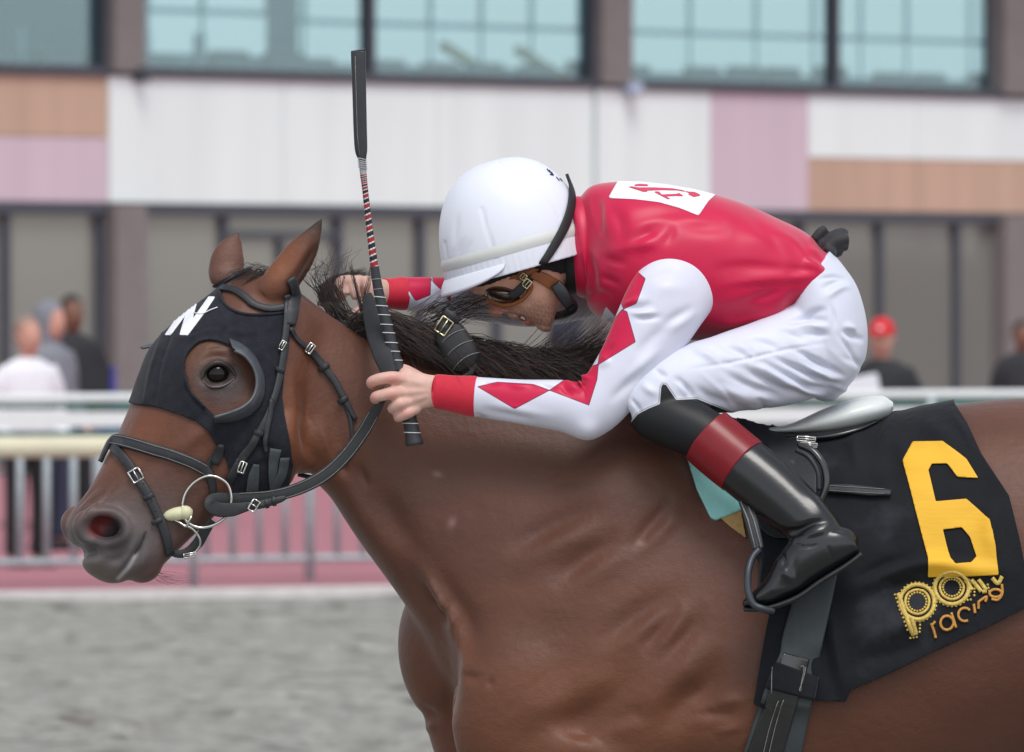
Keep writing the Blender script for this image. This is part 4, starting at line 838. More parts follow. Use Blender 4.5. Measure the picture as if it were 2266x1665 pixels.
big += [emb(Z8([(300, 720), (390, 980), (500, 1280)]), .0046), emb(Z8([(490, 1060), (545, 1270)]), .0042), emb(Z8([(480, 1290), (570, 1270)]), .004), emb(Z8([(1250, 520), (1340, 680)]), .0042), emb(Z8([(1330, 520), (1470, 700)]), .0042), emb(Z8([(1430, 520), (1540, 680)]), .004), emb(Z8([(1480, 700), (1545, 690)]), .004), emb(Z8([(1620, 500), (1700, 580), (1760, 480)]), .0042)]
dots = []
for c, r1, r2, n_ in (((570, 842), 270, 272, 30), ((1055, 640), 268, 262, 28), ((570, 842), 128, 130, 20), ((1055, 640), 125, 124, 20)): dots += circ(c, r1, r2, n_)
for (a, b_), n_ in ((((255, 740), (430, 1230)), 10), (((610, 1110), (600, 1260)), 4), (((470, 1345), (560, 1330)), 3), (((1380, 560), (1370, 750)), 5), (((1560, 600), (1580, 690)), 3), (((1230, 820), (1320, 810)), 3)): dots += [(a[0]+(b_[0]-a[0])*t, a[1]+(b_[1]-a[1])*t) for t in np.linspace(0, 1, n_)]
for q in Z8(dots):
    if sdpoly(np.array([q]), six)[0] < 4: continue
    l, nn_ = hit(CB, *q)
    if l: big.append(ball(l+nn_*.001, .0024, 8, 5))
mk('lettering', *merge(big), M_gold, scloth, label='gold beaded word parx')
sm = [emb(Z8(p), .0027, c) for p, c in (([(760, 1140), (800, 1240), (830, 1350)], 0), ([(775, 1165), (820, 1110)], 0), (circ((985, 1135), 92, 98), 1), ([(1045, 990), (1115, 1205)], 0), (circ((1235, 1020), 92, 92, 16, -45, 80)[::-1] if 0 else circ((1235, 1020), 90, 92, 16, 60, 320), 0), ([(1362, 870), (1380, 1000)], 0), ([(1430, 830), (1428, 940)], 0), ([(1430, 840), (1500, 790), (1545, 770), (1525, 840)], 0), (circ((1670, 720), 85, 55, 14), 1), ([(1755, 590), (1762, 720), (1700, 810), (1610, 800)], 0))]
mk('lettering', *merge(sm), M_gold2, scloth, label='amber embroidered word racing')
mk('number', *patch(six, CB, 4.5, 4., [sixh], 2.5), M_yellow, scloth, label='yellow appliqué number 6')

# ------------------------------------------------------------ saddle, girth, stirrups
SB = bvh_of(*merge([(HV, HF.tolist()), (cv, cf.tolist())]))
saddle = thing('saddle', 'small white seated racing saddle with black flap, girth and stirrup', 'saddle', W(1850, 940, 0))
M_seatw = mat('white_vinyl', lin(206, 210, 208), rough=.3, var=.1, vscale=14, bump=.15, bscale=60, bdist=.002, spec=.5, wear_shade=(lin(150, 154, 156), 9, .62))
mk('seat', *loft([(1640, 944, 1642, 962, 0, 40), (1738, 940, 1744, 962, 0, 86), (1825, 904, 1836, 962, 0, 110), (1898, 881, 1914, 946, 0, 108), (1950, 876, 1962, 926, 0, 86), (1976, 890, 1977, 906, 0, 40)], m=50, n=40), M_seatw, saddle)
mk('panel', *loft([(1640, 954, 1642, 985, 0, 60), (1738, 956, 1744, 985, 0, 100), (1825, 948, 1838, 985, 0, 118), (1890, 938, 1900, 966, 0, 112), (1938, 922, 1944, 944, 0, 80)], m=40, n=40), M_patent, saddle)
mk('flap', *patch(smoothpoly([(1625, 915), (1700, 945), (1760, 968), (1798, 1005), (1812, 1070), (1806, 1140), (1770, 1195), (1700, 1190), (1650, 1120), (1620, 1010)]), SB, 12, 6., th=5, smooth=6), M_leather, saddle)
mk('girth_strap', *wire([(1768, 984, -300), (1800, 1000, -318), (1824, 1035, -332), (1828, 1075, -338), (1815, 1112, -340)], 8, m=30), M_patent, saddle)
mk('girth_strap', *wire([(1762, 996, -304), (1790, 1012, -322), (1810, 1045, -334), (1812, 1085, -340)], 6, m=30), M_leather, saddle)
mk('dee_buckle', *merge([buckle((1784, 972), 40, 10, 4, -300, 2), buckle((1790, 985), 36, 8, 4, -306, 1.6)]), M_chrome, saddle)
o = mk('strap_end', *strap(Z6([(770, 480), (860, 482), (960, 492), (1060, 500)]), [20, 24, 24, 14], SB, 10, 7), M_leather, saddle); mk('stitching', *merge([stitch(Z6([(780, 472), (1030, 488)]), 0, SB, 15), stitch(Z6([(780, 494), (1030, 508)]), 0, SB, 15)]), M_thread, o)
M_elg = mat('girth_webbing', lin(58, 64, 67), .75, var=.1, vscale=50, bump=.4, bscale=500, stretch=(1, 1, .2))
gp = [(1818, 1240), (1798, 1330), (1770, 1440), (1738, 1560), (1706, 1680), (1680, 1800)]
mk('girth', *strap(gp, [84, 84, 90, 110, 128, 134], SB, 8, 8, 8), M_elg, saddle)
mk('girth_leather', *strap([(1758, 1452), (1726, 1560), (1688, 1680), (1664, 1800)], [62, 68, 78, 84], SB, 15, 5, 8), M_patent, saddle)
o = mk('girth_keeper', *strap([(1758, 1482), (1746, 1535)], [104, 112], SB, 20, 5, 1), M_cloth, saddle)
for l in ([(1722, 1545), (1700, 1610), (1680, 1690)], [(1732, 1545), (1712, 1610), (1692, 1690)], [(1722, 1480), (1712, 1530)], [(1778, 1476), (1790, 1480), (1776, 1526), (1762, 1524), (1776, 1476)]): mk('stitching', *stitch(l, 0, SB, 26, .0008), M_thread, o)
M_mint = mat('mint_foam', lin(150, 212, 206), .8, var=.06, vscale=40, bump=.2, bscale=300); M_felt = mat('tan_felt', lin(186, 150, 98), .95, var=.12, vscale=120, bump=.4, bscale=500)
mk('pad', *patch([(1512, 1000), (1521, 1020), (1541, 1085), (1572, 1148), (1584, 1154), (1600, 1148), (1652, 1128), (1660, 1060), (1600, 1000)], SB, 10, 5., th=9), M_mint, saddle, label='mint green foam pad corner')
mk('felt', *patch([(1584, 1138), (1606, 1116), (1640, 1130), (1652, 1196), (1640, 1184), (1615, 1166)], SB, 5, 4., th=4), M_felt, saddle)
# ------------------------------------------------------------ the jockey
def Z4(l): return [(900+x/3.672, 330+y/3.672) for x, y in l]
def Z5(l): return [(1250+x/2.664, 380+y/2.664) for x, y in l]
M_skin = mat('skin', lin(200, 150, 132), rough=.5, var=.08, vscale=60, bump=.12, bscale=500, bdist=.0006, spec=.4, vcol=True, sub=.12)
jock = thing('person', 'jockey in red and white silks and white helmet crouched over the galloping horse', 'person', W(1790, 905, 0))
B = []
# head (profile sections from crown to chin), neck
B += [loft([(1000, 595, 1040, 520, 0, 30), (1018, 625, 1120, 462, 0, 72), (1050, 650, 1180, 470, 0, 86), (1078, 660, 1222, 500, 0, 84), (1100, 676, 1248, 540, 0, 78), (1128, 692, 1256, 580, 0, 70), (1152, 704, 1254, 618, 0, 62), (1178, 716, 1246, 650, 0, 50, 2.2, -.1), (1206, 727, 1236, 684, 0, 32), (1220, 724, 1230, 706, 0, 12)], m=60, n=48)]
B += [tube([(1190, 560, 0, 62, 62), (1250, 570, 0, 62, 60), (1310, 565, 0, 66, 64), (1380, 560, 0, 90, 100)], m=24, n=28)]
B += [tube([(1080, 658, 0, 13, 15), (1088, 674, 0, 15, 17), (1098, 689, 0, 15, 18), (1113, 692, 0, 10, 20)], m=16, n=18), blob((1122, 686, -14), (9, 8, 8)), blob((1122, 686, 14), (9, 8, 8))]
B += [blob((1138, 700, 0), (16, 8, 26), 25), blob((1168, 714, 0), (15, 8, 22), 20), blob((1204, 722, 0), (20, 13, 22), 20)]
# thin inner body so that head, hands and limbs are one figure
B += [tube([(1360, 560, 0, 80, 90), (1500, 580, 0, 100, 120), (1680, 620, 0, 80, 110), (1800, 680, 0, 70, 110)], m=30, n=24)]
for sg in (-1, 1): B += [tube([(1760, 720, 70*sg, 40), (1620, 820, 170*sg, 40), (1430, 895, 245*sg, 36), (1600, 1010, 300*sg, 34), (1800, 1175, 380*sg, 30)], m=50, n=16)]
B += [tube([(1480, 600, -80, 40), (1460, 690, -200, 36), (1380, 810, -238, 34), (1298, 893, -250, 30), (1150, 880, -238, 28), (1030, 870, -220, 30, 27), (975, 867, -214, 34, 25), (955, 866, -212, 36, 22)], m=60, n=18)]
B += [tube([(1440, 590, 80, 40), (1330, 640, 185, 36), (1180, 690, 205, 32), (1000, 655, 145, 28), (880, 648, 100, 28, 26), (840, 648, 78, 30, 22)], m=50, n=18)]
# near hand: palm, knuckles, four curled fingers, thumb
B += [tube([(975, 867, -212, 35, 20), (945, 866, -213, 38, 20), (915, 866, -214, 46, 20), (888, 868, -214, 44, 19)], m=16, n=20), blob((912, 838, -208), (34, 20, 18), 35)]
def finger(P): return tube(P, m=26, n=14)
B += [finger([(900, 842, -216, 15), (872, 836, -226, 14.5), (845, 838, -230, 13.5), (824, 845, -224, 13), (826, 852, -202, 12), (848, 850, -192, 11)]),
      finger([(902, 868, -218, 14), (872, 870, -230, 14.5), (850, 874, -232, 13.5), (832, 879, -225, 13), (834, 884, -202, 12), (856, 878, -190, 11)]),
      finger([(912, 888, -216, 13), (888, 893, -228, 14), (874, 900, -226, 12.5), (868, 904, -212, 12), (874, 904, -194, 11), (892, 898, -186, 10)]),
      finger([(925, 902, -212, 13), (902, 914, -222, 13), (886, 922, -218, 12), (881, 924, -204, 11), (888, 922, -190, 10), (904, 914, -184, 9)]),
      finger([(940, 845, -206, 15), (908, 826, -198, 14), (888, 818, -188, 12.5), (866, 828, -180, 11), (850, 838, -182, 10)])]
# far hand, gripping the mane
B += [tube([(848, 648, 80, 29, 22), (820, 645, 68, 34, 22), (800, 645, 60, 34, 20)], m=12, n=18)]
B += [finger([(812, 630, 60, 14), (792, 622, 50, 14), (784, 640, 34, 12.5), (790, 662, 28, 11)]), finger([(806, 628, 58, 14), (768, 622, 48, 14), (752, 630, 38, 13), (760, 655, 28, 11.5)]), finger([(800, 640, 62, 13), (764, 642, 60, 13), (748, 640, 50, 12), (758, 664, 34, 10)]), finger([(815, 665, 58, 14), (795, 690, 30, 13), (780, 698, 18, 11.5), (768, 694, 12, 9.5)])]
V, F = remesh(B, .0029, 3); N = normals(V, F)
def SK(pts, amp, w, **k): stroke(V, N, pts, amp, w, **k)
SK(Z4([(925, 1350), (960, 1385), (985, 1400)]), -5, 4); SK(Z4([(830, 1320), (880, 1330), (915, 1330)]), 2, 4); SK(Z4([(990, 1420), (1030, 1425)]), -2.5, 4); SK(Z4([(860, 1290), (920, 1310), (960, 1350)]), -2, 5); SK(Z4([(1000, 1160), (1060, 1240), (1090, 1300)]), 2, 10)
SK([(1118, 682), (1124, 690)], -3, 3)
for a, b_ in (((858, 838), (874, 834)), ((858, 872), (872, 870))): SK([a, b_], -1.2, 4)
for c in ((872, 836), (868, 871), (886, 893), (902, 914)): push(V, N, c, (11, 9), 2.5)
for l in ([(880, 838), (915, 845), (955, 852)], [(876, 872), (915, 868), (955, 864)], [(892, 894), (925, 884), (955, 875)]): SK(l, 1.4, 4)
SK([(882, 855), (915, 857), (945, 858)], -1.4, 5); SK([(888, 884), (920, 876)], -1.4, 4); SK([(905, 905), (935, 890), (960, 882)], -1.2, 4)
Q = proj(V); C = np.tile(np.array(lin(206, 166, 152)), (len(V), 1)); depth = V[:, 1]*S
blend(lin(214, 128, 122), ell((868, 840), (18, 12))*.55*(depth < -150)+ell((868, 876), (14, 12))*.5*(depth < -150)+ell((824, 848), (12, 14))*.4+ell((895, 916), (16, 10))*.4*(depth < -150)+ell((828, 882), (10, 10))*.4)
hd = (Q[:, 0] > 1000)*(Q[:, 0] < 1330)*(Q[:, 1] < 760)*(np.abs(depth) < 110)
blend(lin(224, 172, 148), hd*1.0); blend(lin(190, 108, 92), ell((1100, 680), (24, 20))*.7*hd)
st = np.clip(ell((1195, 695), (46, 36), 20, 3)+ell((1138, 694), (20, 10), 20), 0, 1); blend(lin(84, 62, 54), st*hd*(.42+.4*np.clip(fbm(Q[:, 0], Q[:, 1], 5, .9, 2)*.22, -.5, .6))); blend(lin(158, 76, 72), ell((1166, 713), (14, 7), 20, 3)*hd*.8)
blend(lin(90, 40, 38), ell((1157, 704), (10, 4), 30, 3)*hd)
BV_, BF_ = V, F
body_o = mk('body', V, F, M_skin, jock, col=C); PB = bvh_of(V, F)
mk('teeth', *tube([(1150, 701, -14, 3, 3), (1156, 703, -16, 3.4, 3), (1161, 707, -14, 2.6, 3)], m=10, n=8), mat('tooth_enamel', lin(225, 218, 205), .3), jock)
# --- silks
RED = lin(196, 12, 66); WHITE = lin(210, 211, 226)
M_silk = mat('red_silk', RED, rough=.42, var=.05, vscale=20, bump=.12, bscale=900, bdist=.0005, spec=.4, sheen=.3, masks=(('white', WHITE, 1.6),))
M_sleeve = mat('white_silk', WHITE, rough=.45, var=.04, vscale=20, bump=.12, bscale=900, bdist=.0005, spec=.35, sheen=.25, masks=(('red', RED, 1.2), ('red', lin(110, 20, 48), 1.2, 0, .9)))
M_cuff = mat('red_knit_cuff', lin(196, 22, 52), rough=.7, var=.06, vscale=90, bump=.5, bscale=700, bdist=.0008, sheen=.3)
jv, jf = loft([(1280, 440, 1286, 640, 0, 62), (1312, 411, 1308, 690, 0, 112, 2.3), (1376, 402, 1358, 716, 0, 188, 2.3), (1465, 408, 1438, 742, 0, 214, 2.3), (1580, 431, 1556, 756, 0, 206, 2.3), (1690, 466, 1640, 754, 0, 190, 2.2), (1770, 507, 1700, 738, 0, 172, 2.2), (1824, 548, 1755, 696, 0, 152, 2.2), (1852, 583, 1800, 660, 0, 128, 2.2), (1858, 610, 1820, 660, 0, 100, 2)], m=190, n=150)
jf = np.array([f for f in jf if len(f) == 4]); jn = normals(jv, jf)
if jn[:, 2][np.argmax(jv[:, 2])] < 0: jf = jf[:, ::-1]; jn = -jn
JS = lambda l, a, w, **k: stroke(jv, jn, l, a, w, **k)
for l, a, w in (
 (Z5([(180, 130), (210, 250), (215, 400)]), -4, 7), (Z5([(230, 150), (250, 260), (260, 400)]), 4, 8), (Z5([(300, 200), (330, 330), (320, 450)]), -3.5, 9), (Z5([(360, 420), (450, 380), (540, 330), (630, 300)]), -5, 10), (Z5([(420, 470), (500, 410), (580, 370)]), 4, 9), (Z5([(440, 350), (520, 390), (500, 440)]), -2, 9), (Z5([(640, 300), (620, 380), (560, 440)]), -3, 8),
 (Z5([(660, 290), (760, 320), (900, 330), (1000, 350)]), -3, 12), (Z5([(640, 260), (780, 280), (930, 300)]), 3, 12), (Z5([(900, 190), (1150, 240), (1400, 310)]), -2.5, 14), (Z5([(1000, 380), (1200, 400), (1400, 440)]), 2.5, 18),
 (Z5([(1440, 480), (1500, 520), (1560, 560)]), -5, 7), (Z5([(1400, 520), (1480, 560), (1530, 600)]), 5, 8), (Z5([(1300, 560), (1400, 590), (1500, 600)]), -4, 9), (Z5([(1320, 620), (1420, 610), (1510, 610)]), 4, 8), (Z5([(1420, 450), (1480, 480), (1540, 500)]), 4, 7), (Z5([(1470, 380), (1510, 440), (1560, 520)]), -3, 7),
 (Z5([(860, 740), (960, 690), (1120, 670), (1460, 668)]), -1.8, 3), (Z5([(900, 800), (1050, 760), (1200, 740)]), 3, 16), (Z5([(960, 940), (1080, 840), (1160, 780)]), -3, 14), (Z5([(1100, 900), (1220, 830), (1330, 800)]), 3, 14), (Z5([(1300, 850), (1350, 740), (1400, 690)]), -3, 12), (Z5([(700, 960), (850, 930), (1000, 880)]), -3, 14),
 (Z5([(210, 500), (300, 530), (390, 545)]), -3, 4), (Z5([(200, 610), (290, 650), (340, 670)]), -3, 4), (Z5([(130, 460), (170, 600), (170, 730)]), -4, 7), (Z5([(180, 440), (210, 600), (230, 760)]), 3, 8), (Z5([(70, 750), (200, 720), (300, 760)]), -3, 7)):
    JS(l, a*1.7, w*1.35)
for l, a, w in (([(1330, 520), (1420, 480), (1520, 470), (1640, 500)], -3, 14), ([(1340, 560), (1400, 545), (1470, 540)], 4, 9), ([(1560, 600), (1660, 590), (1780, 600)], -3.5, 12), ([(1570, 640), (1680, 620), (1790, 610)], 3.5, 12), ([(1590, 690), (1680, 660), (1770, 630)], -3.5, 10), ([(1700, 500), (1760, 540), (1800, 600)], 3, 10), ([(1640, 470), (1700, 520), (1740, 580)], -2.5, 12), ([(1560, 720), (1640, 710), (1710, 690)], 4, 9)): stroke(jv, jn, l, a*1.6, w)
jv = jv+jn*((fbm(proj(jv)[:, 0], proj(jv)[:, 1], 31, .02, 3)*.35)/S)[:, None]
jq = proj(jv); near = jv[:, 1] < .05
wt = np.minimum(sdpoly(jq, [(1341, 679), (1360, 700), (1382, 716), (1350, 728), (1328, 708)]), 99)
jacket = mk('silks', jv, jf, M_silk, jock, attrs={'white': wt}, label='red racing silks with a white lettered patch')
JB = bvh_of(jv, jf)
def ZP(l): return [(1320+x/7.493, 380+y/7.493) for x, y in l]
pp = np.array(ZP([(345, 180), (330, 0), (2150, 0), (1980, 380), (1850, 500), (1690, 735), (1400, 620), (1040, 515), (640, 465), (195, 445)]))
s = sdpoly(jq, pp); s = np.where(jv[:, 1] > .075, 20, s); qv, qf = clip(jv+jn*.0012, jf, s)
mk('patch', *solid(qv, qf, .0008), M_wprint, jacket)
M_rprint = mat('red_print', lin(206, 60, 92), rough=.6, var=.05)
for l in ([(510, 262), (600, 270), (700, 285), (960, 285), (1250, 300), (1400, 325), (1520, 355), (1620, 360), (1700, 395), (1720, 415), (1610, 435), (1510, 392), (1540, 380), (1500, 357), (1340, 327), (1100, 322), (840, 330), (840, 350), (770, 350)], [(945, 350), (1035, 352), (1055, 375), (1080, 400), (1320, 390), (1365, 375), (1440, 425), (1330, 418), (1150, 425), (1190, 455), (1245, 475), (1175, 470), (1060, 410)], [(610, 240), (720, 226), (850, 236), (850, 256), (640, 252)]):
    mk('letter', *patch(ZP(l), JB, 3.2, 1.5, th=1), M_rprint, jacket)
# sleeves
dia = [[(1057, 856), (1100, 846), (1180, 851), (1216, 864), (1139, 905)], [(1216, 864), (1262, 832), (1275, 822), (1324, 806), (1321, 840), (1303, 897)], [(1323, 808), (1330, 765), (1352, 715), (1376, 686), (1387, 690), (1406, 757)], [(1380, 684), (1366, 650), (1378, 622), (1408, 600), (1428, 617), (1408, 672)]]
sv, sf = tube([(1545, 590, -70, 60, 60), (1515, 620, -150, 86, 66), (1476, 668, -200, 91, 70), (1436, 738, -222, 84, 66), (1392, 808, -240, 71, 60), (1348, 868, -252, 64, 54), (1304, 908, -258, 60, 50), (1244, 898, -254, 57, 48), (1150, 889, -242, 49, 43), (1046, 878, -226, 44, 38)], m=200, n=90)
sf = np.array([f for f in sf if len(f) == 4]); sn = normals(sv, sf)
if np.sum(sn[:, 1]*(sv[:, 1]-sv[:, 1].mean())) < 0: sf = sf[:, ::-1]; sn = -sn
for l, a, w in (
 (Z5([(360, 810), (430, 800), (520, 770)]), -5, 6), (Z5([(370, 835), (450, 840), (560, 830)]), 4, 6), (Z5([(400, 870), (480, 860), (590, 850)]), -3.5, 7), (Z5([(330, 790), (400, 770), (460, 720)]), 4, 6), (Z5([(440, 600), (560, 570), (680, 560)]), -2.5, 12), (Z5([(480, 700), (620, 680), (760, 690)]), 2.5, 16), (Z5([(560, 920), (660, 860), (780, 790)]), -3.5, 10), (Z5([(600, 960), (690, 880), (800, 800)]), 3, 10),
 (Z5([(400, 1100), (540, 960), (640, 890)]), -3, 12), (Z5([(330, 1250), (470, 1120), (590, 1020)]), 3.5, 10), (Z5([(250, 1370), (370, 1260), (480, 1160)]), -3.5, 10), (Z5([(300, 1010), (250, 1060), (230, 1110)]), -3, 6), (Z5([(210, 1080), (250, 1120), (200, 1160)]), 3, 6),
 ([(1262, 838), (1280, 850), (1300, 856)], -5, 5), ([(1250, 842), (1268, 858), (1290, 868)], 4, 5), ([(1240, 848), (1250, 862), (1270, 878)], -3, 5), ([(1275, 828), (1296, 836), (1312, 838)], 4, 5), ([(1190, 850), (1220, 858), (1240, 852)], -3, 4), ([(1060, 846), (1085, 850), (1110, 847)], -3, 4), ([(1120, 850), (1150, 856), (1180, 850)], 2, 5), ([(1060, 905), (1120, 918), (1190, 930)], -3, 8), ([(1070, 890), (1150, 908), (1240, 925)], 2, 10), ([(1050, 915), (1070, 925), (1085, 928)], -3, 4)):
    stroke(sv, sn, l, a*2.0, w*1.05)
push(sv, sn, (1300, 952), (24, 20), 12, 0, 2, near=None)
sq = proj(sv); ds = np.min([sdpoly(sq, d) for d in dia], 0); ds = np.where(sv[:, 1]*S > -180-0*sq[:, 0], np.where(sq[:, 0] < 1420, ds, 50), ds)
mk('sleeve', sv, sf, M_sleeve, jacket, attrs={'red': ds}, label='white sleeve with red diamonds')
mk('cuff', *tube([(1054, 878, -227, 45, 40), (1040, 877, -225, 45.5, 40), (1004, 872, -219, 41, 35), (976, 868, -214, 39, 31), (968, 868, -213, 39, 30), (967, 868, -212.8, 36, 27)], m=40, n=48), M_cuff, jacket)
fv, ff = tube([(1400, 600, 130, 80, 60), (1290, 640, 180, 66, 58), (1180, 672, 190, 52, 48), (1080, 668, 172, 45, 42), (990, 656, 142, 42, 38), (890, 650, 108, 36, 33)], m=120, n=60)
ff = np.array([f for f in ff if len(f) == 4]); fn = normals(fv, ff)
if np.sum(fn[:, 1]*(fv[:, 1]-fv[:, 1].mean())) < 0: ff = ff[:, ::-1]; fn = -fn
for l, a, w in (([(960, 640), (985, 665), (1000, 690)], -4, 6), ([(985, 635), (1010, 660), (1020, 690)], 4, 6), ([(1030, 640), (1060, 670), (1080, 700)], -3, 8), ([(900, 640), (915, 660), (925, 680)], 3, 5)): stroke(fv, fn, l, a, w)
fq = proj(fv); fd = np.minimum(sdpoly(fq, [(892, 600), (953, 600), (953, 629), (952, 653), (920, 666), (908, 648)]), sdpoly(fq, [(954, 600), (975, 590), (998, 640), (996, 668), (981, 646), (960, 626)]))
mk('sleeve', fv, ff, M_sleeve, jacket, attrs={'red': fd}, label='white sleeve with red diamonds')
mk('cuff', *tube([(897, 650, 110, 37, 34), (885, 650, 106, 37, 34), (865, 650, 97, 34, 31), (848, 649, 88, 33, 28)], m=24, n=36), M_cuff, jacket)
M_blackcl = mat('black_jersey', lin(24, 25, 28), rough=.75, var=.12, vscale=30, bump=.3, bscale=700, bdist=.0008, sheen=.15)
mk('collar', *tube([(1252, 556, 0, 92, 74), (1262, 556, 0, 96, 78), (1270, 556, 0, 96, 80), (1284, 556, 0, 88, 74)], m=14, n=48), M_blackcl, jacket)
mk('collar', *tube([(1268, 553, 0, 100, 82), (1280, 552, 0, 110, 92), (1292, 550, 0, 116, 100), (1312, 550, 0, 100, 90)], m=14, n=60), mat('red_collar', RED, .45, sheen=.3), jacket)
# --- breeches and leg
L = [loft([(1836, 552, 1732, 712, 0, 150), (1866, 588, 1742, 765, 0, 164), (1899, 640, 1768, 835, 0, 172), (1919, 720, 1800, 880, 0, 165), (1916, 790, 1840, 888, 0, 138), (1894, 836, 1866, 868, 0, 80)], m=50, n=60)]
for sg in (-1, 1):
    L += [tube([(1805, 762, 82*sg, 112, 80), (1725, 798, 140*sg, 102, 80), (1625, 822, 192*sg, 90, 74), (1535, 842, 227*sg, 80, 66), (1458, 872, 247*sg, 68, 60), (1412, 900, 253*sg, 50, 50), (1394, 912, 253*sg, 28, 30)], m=60, n=40),
          tube([(1420, 900, 250*sg, 46, 46), (1450, 918, 258*sg, 58, 52), (1502, 938, 274*sg, 61, 56), (1562, 966, 292*sg, 59, 55), (1620, 1012, 310*sg, 54, 52), (1690, 1070, 336*sg, 46, 46)], m=50, n=40)]
V, F = remesh(L, .0036, 14); N = normals(V, F)
for l, a, w in (
 (Z5([(1600, 1280), (1450, 1270), (1300, 1200), (1130, 1100)]), -6, 6), (Z5([(1610, 1300), (1440, 1295), (1280, 1230), (1100, 1120)]), 5, 7), (Z5([(1650, 1260), (1500, 1220), (1350, 1150), (1200, 1080)]), -6, 6), (Z5([(1640, 1235), (1500, 1190), (1360, 1120)]), 4.5, 6), (Z5([(1680, 1220), (1560, 1160), (1420, 1080), (1300, 1030)]), -5, 6), (Z5([(1450, 1300), (1300, 1290), (1150, 1210), (1000, 1130)]), -5, 8), (Z5([(1480, 1240), (1330, 1220), (1180, 1140)]), 3, 7), (Z5([(1350, 1330), (1180, 1300), (1000, 1220), (900, 1150)]), -4, 9), (Z5([(1200, 1360), (1050, 1330), (900, 1260)]), 3.5, 10), (Z5([(1000, 1380), (860, 1330), (760, 1270)]), -3, 9),
 (Z5([(1590, 940), (1640, 1000), (1700, 1090), (1745, 1170)]), -2.5, 4), (Z5([(1600, 970), (1530, 1010), (1300, 1050), (1000, 1120), (700, 1170)]), -1.8, 3.5), (Z5([(1560, 760), (1590, 860), (1590, 940)]), -2, 3.5), (Z5([(1380, 870), (1480, 830), (1560, 800)]), -4, 8), (Z5([(1280, 890), (1420, 870), (1560, 880)]), -4, 7), (Z5([(1320, 920), (1450, 910), (1580, 920)]), 3.5, 7), (Z5([(1380, 960), (1500, 960), (1580, 970)]), -3, 6), (Z5([(1620, 930), (1700, 970), (1770, 1000)]), -4, 6), (Z5([(1640, 900), (1720, 940)]), 3, 7), (Z5([(1240, 930), (1340, 960), (1430, 1010)]), -3, 7), (Z5([(1050, 990), (1180, 1010), (1300, 1070)]), -3, 8), (Z5([(880, 1010), (1000, 1050), (1120, 1110)]), -3, 8), (Z5([(760, 1040), (840, 1080), (930, 1140)]), 3, 8),
 (Z5([(1500, 700), (1600, 650), (1680, 640)]), -3, 6), (Z5([(1520, 760), (1620, 690), (1700, 680)]), 3, 7), (Z5([(1480, 640), (1580, 620), (1660, 635)]), -2.5, 4), (Z5([(520, 1160), (580, 1200), (610, 1210)]), -3, 5), (Z5([(640, 1200), (720, 1280), (770, 1340)]), -4, 6), (Z5([(660, 1230), (700, 1290), (720, 1340)]), 3, 5), (Z5([(380, 1330), (430, 1390), (450, 1440)]), -2.5, 4), (Z5([(440, 1240), (500, 1290), (560, 1320)]), 2.5, 8)):
    stroke(V, N, l, a*2.5, w*1.05)
for k in range(50):
    x, y = rng.uniform(1480, 1880), rng.uniform(740, 890); a = math.radians(28+rng.normal(0, 14)); l = rng.uniform(40, 110)
    stroke(V, N, [(x, y), (x+l*.5*math.cos(a), y+l*.5*math.sin(a)+rng.normal(0, 4)), (x+l*math.cos(a), y+l*math.sin(a))], rng.choice([-1, 1])*rng.uniform(1.2, 3), rng.uniform(5, 9))
Q = proj(V); blk = sdpoly(Q, [(1392, 940), (1411, 917), (1436, 904), (1460, 894), (1463, 856), (1467, 850), (1474, 852), (1496, 885), (1543, 883), (1612, 911), (1720, 960), (1720, 1150), (1600, 1120), (1480, 1030)])
M_breech = mat('white_nylon', lin(208, 211, 226), rough=.5, var=.04, vscale=12, bump=.15, bscale=400, bdist=.0008, spec=.35, masks=(('black', lin(150, 148, 140), 1.2, 2.6, 1.0), ('black', lin(20, 21, 24), 1.6)))
breech = mk('breeches', V, F, M_breech, jock, attrs={'black': blk}, label='white breeches with black knee panel')
